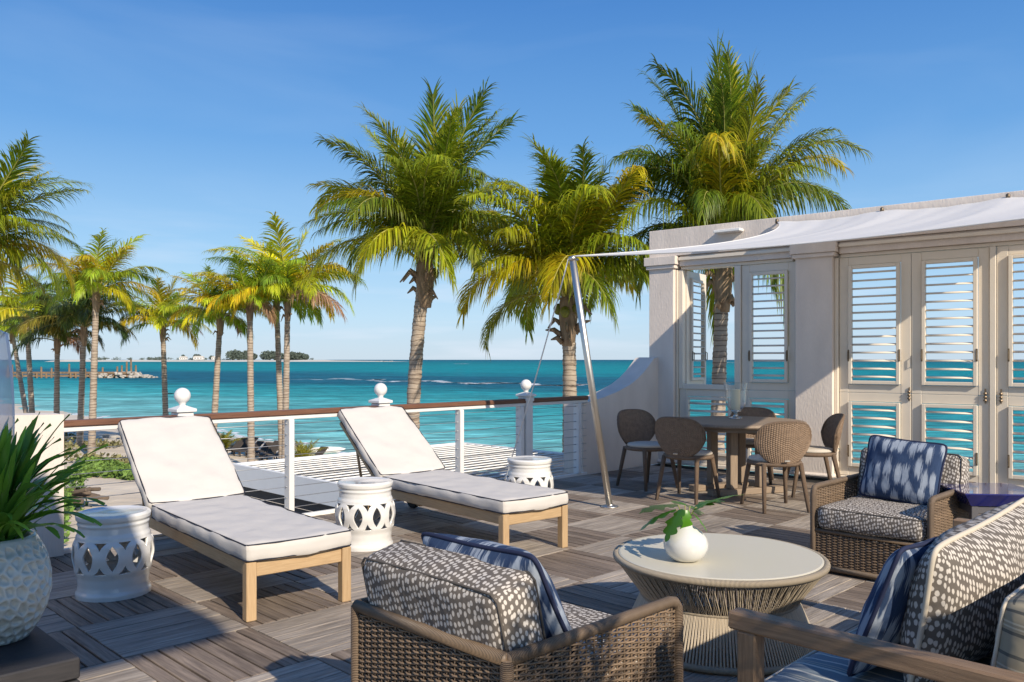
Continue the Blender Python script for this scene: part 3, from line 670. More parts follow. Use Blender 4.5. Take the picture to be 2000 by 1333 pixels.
def trunk_mesh(base, top, r0, r1, bow, seed, flare=1.5):
    rnd=random.Random(seed); b=MB(); n=130; pts=[]; rr=[]
    base=Vector(base); top=Vector(top); dirn=top-base; ph=rnd.random()*6
    for i in range(n+1):
        t=i/n; p=base.lerp(top,t)+Vector((math.sin(math.pi*t)*bow, 0, 0))
        pts.append(p); r_=r0+(r1-r0)*t; r_*=1+(flare-1)*max(0,1-t*7)**2
        rr.append(r_*(1+.035*(((i*1.0)%2)*2-1))*(1+.04*math.sin(i*.8+ph)))
    b.tube(pts, rr, 14); return b
def palm(name, label, group, base, crown, r0, r1, bow, seed, nfr, fl, green, far=False, weights=None, brown=2, nuts=0, yaw_bias=None, husk=True, slim=1.0, tall=1.0):
    rnd=random.Random(seed)
    t = thing(name, label, 'palm tree', base, 0, group)
    top = Vector(crown)-Vector(base)
    trunk_mesh((0,0,-.3), top, r0, r1, bow, seed).build('trunk', M['trunk'], t, smooth=True)
    b=MB()   # fibrous crownshaft under the fronds
    hgt = .95*fl
    b.tube([top+Vector((0,0,-hgt*1.0)), top+Vector((0,0,-hgt*.7)), top+Vector((0,0,-hgt*.3)), top, top+Vector((0,0,hgt*.25))],
           [r1*1.0,r1*1.25,r1*1.5,r1*1.4,r1*.7], 12)
    if husk:
        for k in range(11 if not far else 5):
            a=rnd.random()*6.28; z0=-hgt*rnd.uniform(.2,.95); q=Vector((math.cos(a),math.sin(a),0)); p0=top+Vector((0,0,z0))+q*r1*1.2
            ln=rnd.uniform(.25,.55)*fl; b.tube([p0, p0+q*ln*.35+Vector((0,0,ln*.25)), p0+q*ln*.75+Vector((0,0,ln*rnd.uniform(-.5,.35)))],[.07*fl,.06*fl,.015*fl],5,flat=.45)
    b.build('crownshaft', M['fibre'], t, smooth=True)
    FRs = far_FR if far else FR; nk = 2 if far else 3
    W_ = weights or [3,5,6,6,6,5,4,3,1]
    seq=[]
    for i,wt in enumerate(W_): seq += [i]*wt
    for k in range(nfr):
        i = seq[int(k*len(seq)/nfr)]
        me = FRs[(i, rnd.randrange(nk))]
        o = link('frond', me, t); o.location = top+Vector((0,0,.10*fl*rnd.uniform(-1,1)))
        a = k*2.399963+rnd.uniform(-.35,.35)
        if yaw_bias: a += yaw_bias*math.sin(a)
        s = fl*rnd.uniform(.86,1.12); o.scale=(s*slim,s*slim,s*tall); o.rotation_euler=(rnd.uniform(-.08,.08),rnd.uniform(-.08,.08),a)
        c = green[min(len(green)-1, int(rnd.random()*len(green)))]
        if i>=6 and rnd.random()<.30 and brown>0: c=(.30,.19,.11); brown-=1
        f_=rnd.uniform(.8,1.2); o.color=(c[0]*f_,c[1]*f_,c[2]*f_,1)
    for k in range(nuts):
        a=k*1.3+.4; nb=MB(); nb.lathe([(0,-.12),(.06,-.10),(.10,-.03),(.105,.03),(.07,.10),(.02,.125),(0,.13)],12)
        nb.build('coconut', M['coconut'], t, smooth=True, loc=top+Vector((math.cos(a)*.21,math.sin(a)*.21,-.16-.07*(k%2))))
    return t
G1=[(.18,.225,.012),(.22,.26,.012),(.29,.30,.012),(.10,.15,.012),(.40,.35,.012),(.13,.175,.012)]
G2=[(.22,.31,.02),(.32,.38,.018),(.46,.44,.018),(.46,.37,.014),(.15,.24,.02),(.24,.33,.02),(.36,.40,.02)]
G3=[(.05,.085,.02),(.08,.11,.02),(.16,.14,.02),(.04,.07,.02)]
def P(px, py, Z): return Vector(((px-1000)/F*Z, Z, CAM_H-(py-703)/F*Z))
def gbase(px, Z):
    x=(px-1000)/F*Z; return Vector((x,Z,ground_z(x,Z)))
near_g='tall coconut palms beyond the railing'
palm('palm_tree','tall coconut palm left of the other two near ones, behind the railing',near_g, gbase(806,18.3), P(830,520,18), .165,.135,-.12,21,46,.95,G1,slim=.92,tall=1.08,weights=[3,6,8,9,9,7,3,0,0],nuts=2,brown=2)
palm('palm_tree','coconut palm with green nuts directly behind the leaning steel pole',near_g, gbase(1106,17.6), P(1110,590,17.5), .165,.135,.05,35,46,.98,G1,weights=[3,6,8,9,9,8,4,0,0],nuts=6,brown=2)
palm('palm_tree','tallest coconut palm, its trunk seen through the open shutter bay',near_g, gbase(1396,16.3), P(1412,515,16.2), .155,.13,-.02,48,54,1.0,G1,weights=[5,10,11,10,8,5,2,0,0],nuts=0,brown=3,slim=.72,tall=1.16)
palm('palm_tree','big coconut palm cut off by the left edge above the beach palms',near_g, gbase(-60,15.5), P(-62,505,15.2), .165,.135,.05,53,46,.66,G1,weights=[2,5,7,8,8,8,4,1,0],brown=0)
far_g='beach palms left of the three tall palms'
far=[(66,52,620,40,.72,'beach palm with a yellow crown nearest the left edge',G2),
 (58,24,650,46,.62,'small yellowish palm half hidden at the far left of the beach',G2),
 (110,112,665,38,.66,'short beach palm with drooping olive fronds left of the thick trunk',G3),
 (155,164,640,36,.80,'dark green drooping palm behind the thick leaning trunk',G3),
 (178,188,575,31.5,.68,'tallest palm of the left beach group, thick pale trunk, green crown',G2),
 (326,318,640,38,.66,'yellow-crowned palm standing alone behind the left lounger post ball',G2),
 (413,430,625,33,.62,'palm with a dark leaning trunk, first of the right beach group',G2),
 (491,488,600,31.5,.60,'palm with straight trunk dark at the top and pale below',G2),
 (552,540,590,34,.70,'palm with the paler, left trunk of the crossing pair',G2),
 (556,562,585,32,.84,'palm with the widest green crown, right trunk of the crossing pair',G2)]
for i,(bx,cx,cy,Z,fl,lb,g) in enumerate(far):
    palm('palm_tree', lb, far_g, gbase(bx,Z), P(cx,cy,Z), .14,.10,.0, 200+i*3, 27, fl*1.06, g, far=True, weights=[1,3,5,6,6,6,3,1,0], brown=1)
# low young palms on the sand
for i,(px,Z,fl,lb) in enumerate(((592,33,.34,'stemless young palm with yellow-green fronds beyond the slatted roof'),(430,35,.34,'low yellow-green young palm right of the left lounger back'))):
    t = thing('young_palm', lb, 'plant', gbase(px,Z), 0)
    rnd=random.Random(70+i)
    for k in range(12):
        o=link('frond', far_FR[(rnd.choice((0,1,2,3)),k%2)], t); s=fl*rnd.uniform(.8,1.1); o.scale=(s,)*3; o.rotation_euler[2]=k*2.4; o.color=(.25,.24,.02,1)
    b=MB(); b.tube([(0,0,-.2),(0,0,.15)],[.1,.06],6); b.build('stem', M['fibre'], t)

# vines and tufts on the sand
def cover(name, polys, n, size, label, mats=M['green_cover'], seed=1, hmax=.22):
    rnd=random.Random(seed); b=MB()
    for k in range(n):
        (px0,py0,rx,ry)=rnd.choice(polys); a=rnd.random()*6.28; q=math.sqrt(rnd.random())
        px=px0+rx*q*math.cos(a); py=py0+ry*q*math.sin(a); p=at(px,py,-2.3); p.z=ground_z(p.x,p.y)+rnd.random()*hmax
        d=Vector((rnd.uniform(-1,1),rnd.uniform(-1,1),rnd.uniform(.1,1))).normalized(); u_=d.orthogonal().normalized()*size*rnd.uniform(.6,1.3); v_=d.cross(u_)*.7
        b.add([p+u_,p+v_,p-u_,p-v_],[(0,1,2,3)])
    o=b.build(name, mats); return tag(o, label, 'ground cover', kind='stuff')
cover('beach_vines', [(215,918,62,15),(255,925,40,12),(190,905,40,9),(290,895,30,8),(165,925,20,8)], 5200, .085, 'bright green creeping vines spread over the sand beyond the railing')
cover('beach_grass', [(150,880,45,22),(210,862,25,8),(305,860,30,10),(130,860,20,30),(455,935,22,8),(232,895,60,8)], 1100, .09, 'dry olive grass and scrub around the palm trunks on the sand', mats=mat('dry_grass',(.17,.16,.07),.9,isl=.5), seed=2, hmax=.25)
cover('deck_side_plants', [(128,1030,14,40),(150,985,20,12),(118,1000,10,30)], 900, .06, 'bright green leaves growing beside the deck edge under the railing', seed=3, hmax=.9)
# dark loungers on the beach
def beach_lounger(x,y,rz,label):
    t=thing('beach_lounger', label, 'sun lounger', (x,y,ground_z(x,y)), rz, 'dark loungers on the beach')
    b=MB(); b.box((0,0,.24),(.42,.95,.05),.01); b.build('seat', M['lounger_dark'], t)
    b=MB(); b.box((0,.68,.40),(.42,.55,.045),.01,Matrix.Rotation(R(38),3,'X')); b.build('backrest', M['lounger_dark'], t)
    for sx_ in (-.18,.18):
        for sy_ in (-.4,.45):
            b=MB(); b.box((sx_,sy_,.09),(.04,.04,.26)); b.build('leg', M['lounger_dark'], t)
bl=[(447,880,36),(462,878,36),(478,882,35),(500,884,35),(516,886,34),(530,889,33.5),(541,868,38),(606,886,34),(452,868,39),(470,866,39.5),(520,872,38)]
words=['leftmost near','second near','third near','fourth near','fifth near','rightmost near','single','lone right hand','leftmost far','second far','third far']
for (px,py,Z),w_ in zip(bl,words):
    g=at(px,py,-2.6); beach_lounger(g.x,g.y,R(-25+random.uniform(-8,8)),w_+' dark beach lounger on the sand by the water')
g=at(637,882,-3.0)
t=thing('beach_kayak','small white boat pulled up at the waterline beyond the slatted roof','boat',(g.x,g.y,-3.02),R(15))
b=MB(); b.tube([(-.9,0,.10),(-.6,0,.08),(0,0,.08),(.6,0,.08),(.9,0,.12)],[.02,.13,.17,.13,.02],10,flat=.5); b.build('hull', M['house_white'], t, smooth=True)
b=MB(); b.box((0,0,.17),(.3,.16,.04),.02); b.build('seat', M['lounger_dark'], t)
# rocks and drift timber next to the path
mb=MB(); rnd=random.Random(8)
for k in range(12):
    p=at(rnd.uniform(122,165),rnd.uniform(965,990),-2.1); mb.box((p.x,p.y,-2.05+rnd.uniform(0,.2)),(rnd.uniform(.4,1.2),.10,.09),.02,Matrix.Rotation(rnd.uniform(-.5,.9),3,'Z')@Matrix.Rotation(rnd.uniform(-.25,.25),3,'Y'))
tag(mb.build('driftwood', M['gravel_dark']), 'heap of grey drift timber beside the pale path below the deck','driftwood',kind='stuff')
mb=MB()
for k in range(60):
    p=at(rnd.uniform(205,330),rnd.uniform(838,858),-2.3); s_=rnd.uniform(.2,.6); mb.box((p.x,p.y,ground_z(p.x,p.y)+.1),(s_,s_*.8,s_*.6),.06,Matrix.Rotation(rnd.random()*3,3,'Z'))
tag(mb.build('beach_stones', M['rock']), 'scattered pale stones on the sand behind the left lounger','stones',kind='stuff')
# small sapling fence posts on the sand behind the left lounger
# ---------------- deck ----------------
TS=.61; U0,V0=2.018,4.49; NP=8; RV=6.262     # RV: the deck edge / railing line
Wo = Vector((3.60,9.35,0)); Wx=Vector((.776,-.631,0)); Wy=Vector((.631,.776,0)); WROT=math.atan2(-.631,.776)
def inside_wall(x,y): return (Vector((x,y,0))-Wo).dot(Wy)
pw=TS/NP; GU,GV=.0032,.0088
pmu=MB(); pmu.box((0,0,-.0125),(TS-.006,pw-GU,.025),.0014)
pmv=MB(); pmv.box((0,0,-.0125),(TS-.006,pw-GV,.025),.0025)
# uv of a plank: x along the grain in metres, y across
def plank_uv(b):
    b.uv=[[(b.v[i][0], b.v[i][1]) for i in f] for f in b.f]
plank_uv(pmu); plank_uv(pmv)
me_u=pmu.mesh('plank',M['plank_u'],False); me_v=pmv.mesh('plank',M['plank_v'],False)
P_=[uv2xy(-6,RV),uv2xy(-6,-6),uv2xy(8.2,-6),uv2xy(8.2,RV)]
mb=MB()
poly=[uv2xy(-6.2,RV+.03),uv2xy(-6.2,-8),(Wo+Wx*9+Wy*.25)[:2],(Wo-Wx*2.32+Wy*.25)[:2],uv2xy(8.3,RV+.03)]
mb.add([(*p,-.032) for p in poly]+[(*p,-.30) for p in poly],[tuple(range(5))]+[(i,(i+1)%5,5+(i+1)%5,5+i) for i in range(5)])
deck=tag(mb.build('deck',M['deck_base']),kind='structure')
mb=MB(); q0=uv2xy(-6.2,RV+.06); q1=uv2xy(8.3,RV+.06)
planks=[]
for i in range(-12,12):
    for j in range(-16,3):
        cu=U0+(i-.5)*TS; cv=V0+(j+.5)*TS
        x,y=uv2xy(cu,cv)
        if inside_wall(x,y)>.55: continue
        alongv = (i+j)%2==0
        for k in range(NP):
            o=(k+.5)*pw-TS/2
            pu,pv=(cu+o,cv) if alongv else (cu,cv+o)
            x,y=uv2xy(pu,pv)
            if y<-1.5 and (x<-4 or x>7): continue
            if inside_wall(x,y)>.30 : continue
            if pv+(.31 if alongv else pw/2) > RV-.02: 
                full=False
            else: full=True
            px=1000+F*x/y if y>.8 else -9999
            py=703+F*CAM_H/y if y>.8 else 9999
            vis = y>1.9 and -60<px<2060 and py<1400
            planks.append((vis and full and inside_wall(x,y)<-.4, y, x, alongv, pu, pv, full))
near=sorted([p for p in planks if p[0]], key=lambda p:p[1])[:300]
ns=set(id(p) for p in near)
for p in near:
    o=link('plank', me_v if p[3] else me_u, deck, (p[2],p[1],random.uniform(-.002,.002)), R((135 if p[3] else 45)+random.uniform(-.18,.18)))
sm=[MB(),MB()]
for p in planks:
    if id(p) in ns: continue
    b=MB(); ln=TS-.006; wd=pw-(GV if p[3] else GU); off=0
    hi=RV-.02
    if p[3]:
        a0=p[5]-ln/2; a1=min(p[5]+ln/2,hi)
        if a1-a0<.03: continue
        cu,cv,ln=p[4],(a0+a1)/2,a1-a0
    else:
        a0=p[5]-wd/2; a1=min(p[5]+wd/2,hi)
        if a1-a0<.01: continue
        cu,cv,wd=p[4],(a0+a1)/2,a1-a0
    b.box((0,0,-.0125),(ln,wd,.025),0); plank_uv(b)
    x,y=uv2xy(cu,cv); A=R(135) if p[3] else R(45); ca,sa=math.cos(A),math.sin(A)
    b.v=[(x+vx*ca-vy*sa, y+vx*sa+vy*ca, vz+random.Random(id(p)).uniform(-.001,.001)) for vx,vy,vz in b.v]
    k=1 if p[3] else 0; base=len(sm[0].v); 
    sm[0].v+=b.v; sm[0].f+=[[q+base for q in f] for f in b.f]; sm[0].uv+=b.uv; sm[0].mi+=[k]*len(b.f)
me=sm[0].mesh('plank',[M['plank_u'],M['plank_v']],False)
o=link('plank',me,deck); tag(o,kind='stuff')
# white edge board along the deck rim
mb=MB(); c=uv2xy((U0-8+7.49)/2, RV+.02); 
u_a,u_b=1.86,7.49; c=uv2xy((u_a+u_b)/2,RV+.005)
mb.box((0,0,-.14),(u_b-u_a,.045,.34),.004)
o=mb.build('fascia_board',M['white_paint'],None); o.location=(c[0],c[1],0); o.rotation_euler[2]=R(45)
tag(o,'long white edge board at the foot of the cable railing','edge board')

# ---------------- railing (local x runs along the rail, y outward) ----------------
RL=(u_b-u_a); r0=uv2xy(u_a,RV)
rl=thing('railing','cable railing with brown wooden handrail and white posts along the deck edge','railing',(r0[0],r0[1],0),R(45))
newels=[(.603,1),(1.91,1),(3.272,1)]; thins=[1.244,2.588,3.868]
edges=[0]+[s*math.sqrt(2) for s,_ in newels]+[RL]
b=MB(); b.box((RL/2,0,.897),(RL,.085,.046),.008); hr=b.build('handrail',M['mahogany'],rl)
b=MB(); b.box((RL/2,0,.857),(RL,.055,.034),.004); b.build('top_rail',M['rail_paint'],rl)
for s in thins+[3.272-.075]:
    x=s*math.sqrt(2); b=MB(); b.box((x,0,.435),(.05,.085,.81),.005); b.build('post',M['rail_paint'],rl)
for k in range(9):
    z=.10+k*.088; b=MB(); b.tube([(0,0,z),(RL*.33,0,z-.002),(RL*.66,0,z-.002),(RL,0,z)],.0028,6); b.build('cable',M['cable'],rl,smooth=True)
for s in thins:
    x=s*math.sqrt(2)
    for k in range(9):
        z=.10+k*.088; b=MB(); b.tube([(-.045,0,0),(.045,0,0)],.0055,8); b.build('cable_fitting',M['cable'],rl,smooth=True,loc=(x,0,z))
for k,(s,_) in enumerate(newels):
    t=thing('newel_post',['white post with ball finial behind the left lounger back','white post with ball finial behind the right lounger back','white post with ball finial beside the white stay rope'][k],'post',(r0[0]+s,r0[1]+s,0),R(45),'white ball posts of the railing')
    b=MB(); b.box((0,0.01,.47),(.10,.115,.94),.004); b.build('shaft',M['rail_paint'],t)
    b=MB(); b.box((0,0.01,.915),(.122,.137,.05),.006); b.box((0,0.01,.955),(.155,.17,.026),.004)
    zz=[(.075,.97),(.065,.985),(.03,.995)]
    b.add([(-.07,-.065,.968),(.07,-.065,.968),(.07,.085,.968),(-.07,.085,.968),(-.022,-.012,.99),(.022,-.012,.99),(.022,.032,.99),(-.022,.032,.99)],[(0,1,5,4),(1,2,6,5),(2,3,7,6),(3,0,4,7),(4,5,6,7)]); b.build('cap',M['rail_paint'],t)
    b=MB(); b.lathe([(.028,.985),(.022,1.0),(.028,1.006)]+[(.060*math.sin(a),1.066-.060*math.cos(a)) for a in [.5+i*(math.pi-.5)/14 for i in range(15)]],28,c=(0,.01,0)); b.build('ball',M['rail_paint'],t,smooth=True)
# low rendered wall at the left end of the railing
mb=MB()
def wallprof(b_, prof, th):
    n=len(prof); vs=[]
    for y in (0,th):
        vs+=[(x,y,0) for x,z in prof]+[(x,y,z) for x,z in prof]
    fs=[]
    for i in range(n-1):
        fs+=[(i,i+1,n+i+1,n+i),(2*n+i+1,2*n+i,3*n+i,3*n+i+1),(n+i,n+i+1,3*n+i+1,3*n+i)]
    fs+=[(0,n,3*n,2*n),(n-1,2*n+n-1,3*n+n-1,n+n-1)]
    b_.add(vs,fs)
prof=[(-3.2,1.9),(-2.4,1.75),(-1.8,1.40),(-1.2,1.12),(-.7,1.0),(-.35,.975),(0,.965)]
wallprof(mb,prof,.26)
o=mb.build('low_wall',M['stucco']); o.location=(*uv2xy(1.86,RV-.06),0); o.rotation_euler[2]=R(45)
tag(o,'low rendered wall at the left end of the railing behind the potted plant','wall')
mb=MB(); k0=3.93*math.sqrt(2)
pr=[(3.94,.83),(4.05,.85),(4.21,.89),(4.40,.95),(4.58,1.03),(4.70,1.11),(4.80,1.20),(4.88,1.29),(4.94,1.36),(4.99,1.37),(5.30,1.37),(5.45,1.37)]
wallprof(mb,[(s*math.sqrt(2)-k0,z) for s,z in pr],.30)
o=mb.build('scroll_wall',M['stucco']); o.location=(r0[0]+3.93,r0[1]+3.93,0); o.rotation_euler[2]=R(45)
tag(o,'rendered wall with a concave sweeping top between railing and shuttered wall','wall')

# ---------------- shuttered wall ----------------
bd=thing('shuttered_wall','pale rendered screen wall with louvred shutter doors and flat parapet','building',Wo,WROT)
def bx(name,x0,x1,y0,y1,z0,z1,m,parent=bd,bev=.004):
    b=MB(); b.box(((x0+x1)/2,(y0+y1)/2,(z0+z1)/2),(x1-x0,y1-y0,z1-z0),bev); return b.build(name,m,parent)
bx('column',-2.34,-1.99,0,.34,0,2.52,M['stucco']); bx('column',-.42,0,0,.34,0,2.52,M['stucco']); bx('column',3.16,3.58,0,.34,0,2.52,M['stucco'])
for (x0,x1) in ((-2.34,-1.99),(-.42,0),(3.16,3.58)):
    bx('capital',x0-.03,x1+.03,-.03,.37,2.505,2.55,M['stucco']); bx('capital',x0-.05,x1+.05,-.05,.39,2.552,2.66,M['stucco'])
    bx('plinth',x0-.025,x1+.025,-.025,.36,.002,.055,M['stucco'],bev=.02)
bx('parapet',-2.345,7.5,.012,.345,2.665,3.01,M['stucco'])
for (x0,x1) in ((-1.93,-.48),(.06,3.10),(3.65,7.5)):
    bx('beam',x0,x1,.05,.30,2.53,2.662,M['stucco']); bx('cornice',x0,x1,.015,.05,2.60,2.64,M['shutter_paint'])
    bx('header',x0,x1,.09,.24,2.49,2.528,M['shutter_paint'])
for x in (-1.88,): pass
slat_cache={}
def slat(w):
    k=round(w,3)
    if k not in slat_cache:
        b=MB(); n=10; a=.032; vs=[]
        for i in range(n):
            t=2*math.pi*i/n; vs.append((0,a*math.cos(t),.0095*math.sin(t)))
        b.tube([(-w/2,0,0),(w/2,0,0)],1,4); b.v=[];b.f=[];b.uv=[];b.mi=[]
        v2=[(-w/2,y,z) for _,y,z in vs]+[(w/2,y,z) for _,y,z in vs]
        b.add(v2,[(i,(i+1)%n,n+(i+1)%n,n+i) for i in range(n)]+[tuple(range(n))[::-1],tuple(range(n,2*n))])
        slat_cache[k]=b.mesh('slat',M['shutter_paint'],True)
    return slat_cache[k]
def shutter(x0,x1,z0,z1,ns,parent=bd,y=.12,latch=True,open_=None,lo=.09,hi=.09,handles=True):
    "panel (frame members, inner moulding, slats, handles); local origin at the hinge side"
    W=x1-x0
    def mk(name,cx,cz,w,h,yy,d,bev=.003,m=M['shutter_paint']):
        b=MB(); b.box((cx,yy,cz),(w,d,h),bev); return b.build(name,m,None)
    root=bpy.data.objects.new('shutter_panel',None); 
    b=MB(); st=.10; T=.04
    for cx in (st/2,W-st/2): b.box((cx,0,(z0+z1)/2),(st,T,z1-z0),.004)
    b.box((W/2,0,z1-hi/2),(W-2*st,T-.004,hi),.004); b.box((W/2,0,z0+lo/2),(W-2*st,T-.004,lo),.004)
    me=b.mesh('shutter_panel',M['shutter_paint'],False)
    root=link('shutter_panel',me,parent,(x0,y,0))
    ix0,ix1,iz0,iz1=st+.005,W-st-.005,z0+lo+.005,z1-hi-.005; fw=.038
    b=MB()
    for cx in (ix0+fw/2,ix1-fw/2): b.box((cx,-.028,(iz0+iz1)/2),(fw,.05,iz1-iz0),.004)
    for cz in (iz0+fw/2,iz1-fw/2): b.box(((ix0+ix1)/2,-.028,cz),(ix1-ix0-2*fw,.046,fw),.004)
    f=b.build('louvre_frame',M['shutter_paint'],root)
    a0,a1=iz0+fw,iz1-fw; sw=ix1-ix0-2*fw
    for k in range(ns):
        z=a0+(k+.5)*(a1-a0)/ns; o=link('slat',slat(sw),root,((ix0+ix1)/2,-.020,z)); o.rotation_euler[0]=R(random.uniform(11,17))
    if handles:
        for cx in (ix0+.004,ix1-.004):
            zc=iz0+(iz1-iz0)*.24
            b=MB(); b.tube([(cx,-.05,zc-.05),(cx,-.075,zc-.045),(cx,-.075,zc+.045),(cx,-.05,zc+.05)],.006,6); b.box((cx,-.055,zc),(.018,.006,.13),.002); b.build('handle',M['brass'],root)
    return root
for (x0,x1) in ((.045,.795),(.80,1.535),(1.60,2.36),(2.365,3.11)):
    shutter(x0,x1,.975,2.485,14); shutter(x0,x1,.045,.972,7,lo=.10,hi=.095)
bx('mullion',1.54,1.595,.075,.17,.03,2.488,M['shutter_paint']); bx('threshold',.0,3.16,.03,.2,.002,.04,M['shutter_paint'])
bx('jamb',.002,.04,.06,.2,.042,2.488,M['shutter_paint'])
for x in (.78,1.50,1.64,2.40):   # drop bolts across the joint of upper and lower doors
    b=MB()
    for dz in (-.035,0,.035): b.lathe([(0,-.02),(.014,-.02),(.018,-.01),(.014,0),(0,0)],10,c=(0,0,dz)); 
    b.box((0,.006,0),(.012,.01,.15),.002)
    o=b.build('drop_bolt',M['brass'],bd,smooth=False); o.location=(x,.085,.97)
# window bay with its left upper shutter swung outward
shutter(-1.955,-1.14,.045,.972,7,lo=.10,hi=.095); shutter(-1.135,-.435,.045,.972,7,lo=.10,hi=.095)
shutter(-1.115,-.435,.975,2.485,14)
op=shutter(0,.70,.975,2.485,14,handles=True); op.location=(-1.90,.16,0); op.rotation_euler[2]=R(96)
bx('jamb',-1.985,-1.962,.06,.2,.042,2.488,M['shutter_paint']); bx('mullion',-1.20,-1.12,.075,.17,.97,2.488,M['shutter_paint']); bx('window_frame',-1.96,-1.90,.08,.16,.97,2.488,M['shutter_paint'])
bx('window_frame',-1.90,-1.20,.08,.16,.967,1.03,M['shutter_paint']); bx('threshold',-1.985,-.425,.03,.2,.002,.04,M['shutter_paint'])
# thin light fitting and fixing hooks on the parapet
b=MB(); b.box((0,-.05,0),(.34,.12,.035),.006); o=b.build('light_fitting',M['white_paint'],bd); o.location=(-1.22,.0,2.90)

# ---------------- shade sail, pole, rope ----------------
A=Vector((.52,7.2,2.235)); base=at(1191,991)
def wl(x,y,z): return Wo+Wx*x+Wy*y+Vector((0,0,z))
XR=2.38
def sail(s,t):
    # s: 0 left edge .. 1 right edge, t: 0 wall .. 1 front
    xw=-.62+(XR+.62)*s
    hooks=[-.62,.54,1.72,XR]; sagw=0
    for h0,h1 in zip(hooks,hooks[1:]):
        if h0<=xw<=h1: q=(xw-h0)/(h1-h0); sagw=.035*math.sin(math.pi*q)
    Wp=wl(xw,-.03,2.95-sagw)
    xf=-1.033+(XR+1.033)*s; Fp=wl(xf,-3.61,2.235-.03*s-.05*math.sin(math.pi*s))
    p=Wp.lerp(Fp,t)
    p.z-= .03*math.sin(math.pi*t)*(1-s)**3 + .03*math.sin(math.pi*t)
    # concave left edge, cut as one smooth curve from the wall hook to the pole
    W0=wl(-.62,-.03,2.95); C0=wl(.62,-2.6,2.42); F0=wl(-1.033,-3.61,2.235)
    p+=((W0*(1-t)**2+C0*2*t*(1-t)+F0*t*t)-W0.lerp(F0,t))*(1-s)**1.6
    p.z+= .005*math.sin(s*23+t*3)*math.sin(math.pi*t)+.003*math.sin(s*61+t*7)*(1-t)
    return p
b=MB(); b.grid(sail,90,30); ss=thing('shade_sail','white fabric shade sail stretched from the steel pole to the parapet','shade sail',(0,0,0))
b.build('cloth',M['sail'],ss,smooth=True)
b=MB(); b.tube([sail(i/60,1) for i in range(61)],.006,6); b.build('front_hem',M['sail'],ss,smooth=True)
b=MB(); b.tube([sail(0,i/40) for i in range(41)],.006,6); b.build('side_hem',M['sail'],ss,smooth=True)
for q_ in (.30,.55,.80):
    b=MB(); b.tube([sail(q_,i/30)-Vector((0,0,.003)) for i in range(31)],.004,5,flat=.5); b.build('seam',M['sail'],ss,smooth=True)
b=MB(); b.tube([sail(i/90,0) for i in range(91)],.006,6); b.build('wall_hem',M['sail'],ss,smooth=True)
for x in (-.62,.54,1.72):
    b=MB(); p=wl(x,0,2.955); b.tube([p,p-Wy*.035],.012,8); b.lathe([(.006,-.03),(.02,-.02),(.02,.02),(.006,.03)],10,c=tuple(p-Wy*.045)); b.build('hook',M['brass'],ss,smooth=True)
pt=thing('shade_pole','leaning brushed steel pole holding the corner of the shade sail','pole',base)
d=A-base; b=MB(); b.tube([d*0,d*.99],.030,24); b.build('tube',M['steel'],pt,smooth=True)
b=MB(); b.lathe([(0,0),(.075,0),(.08,.004),(.08,.010),(.072,.014),(.035,.016),(.033,.03)],32); b.build('base_plate',M['steel'],pt,smooth=True)
b=MB(); b.tube([d*.985,d*1.0],.0315,24); b.build('cap',M['steel'],pt,smooth=True)
b=MB(); b.tube([d*.985,d*.985+Vector((.05,.03,.01))],.009,8); b.build('shackle',M['steel'],pt,smooth=True)
foot=Vector((r0[0]+3.03,r0[1]+3.03-.08,.06)); b=MB(); tp=A+Vector((-.03,0,-.02)); b.tube([tp.lerp(foot,i/12)+Vector((0,0,-.05*math.sin(math.pi*i/12))) for i in range(13)],.006,6)
tag(b.build('stay_rope',M['rope'],smooth=True),'white stay rope running from the pole top down to the railing foot','rope')

# ---------------- slatted pergola roof below the deck ----------------
PZ=-.10
def puv(u,v,z): x,y=uv2xy(u,v); return (x,y,z)
pg=thing('pergola','white slatted pergola roof just beyond and below the railing','pergola',puv(5.46,10.93,0),R(45))
PLn=4.15; PD=4.25
b=MB(); b.box((PLn/2,-.03,PZ-.14),(PLn,.06,.28),.005); b.build('beam',M['pergola'],pg)
b=MB(); b.box((PLn/2,-PD,PZ-.14),(PLn,.06,.28),.005); b.build('beam',M['pergola'],pg)
b=MB(); b.box((-.03,-PD/2-.015,PZ-.14),(.06,PD+.09,.284),.005); b.build('beam',M['pergola'],pg)
b=MB(); b.box((PLn+.03,-PD/2-.015,PZ-.14),(.06,PD+.09,.284),.005); b.build('beam',M['pergola'],pg)
sl=MB(); sl.box((0,0,0),(PLn-.01,.12,.017),.003); slm=sl.mesh('slat',M['pergola'],False)
n=20
for k in range(n): link('slat',slm,pg,(PLn/2,-.16-k*(PD-.2)/n,PZ-.030)).rotation_euler=(R(-14),0,0)
for k in range(3):
    b=MB(); b.box((PLn*(k+1)/4,-PD/2,PZ-.14),(.06,PD-.1,.16)); b.build('rafter',M['pergola'],pg)
for (x,y) in ((.1,-.1),(PLn-.1,-.1),(.1,-PD+.1),(PLn-.1,-PD+.1)):
    b=MB(); b.box((x,y,(PZ-.28-2.9)/2),(.14,.14,2.9-.28-.1),.01); b.build('post',M['pergola'],pg)

b=MB(); b.box((PLn/2,-PD/2,-2.24),(PLn+.4,PD+.4,.12),.01); b.build('shade_floor',M['plinth'],pg)  # dark floor added to stand in for the shade below the roof
for k in range(9):
    b=MB(); b.box((.06,-PD/2,-.455-k*.16),(.03,PD-.3,.145),.004,Matrix.Rotation(R(3),3,'Y')); b.build('shade_board',M['plinth'],pg)  # dark boards added in place of the shaded beams underneath
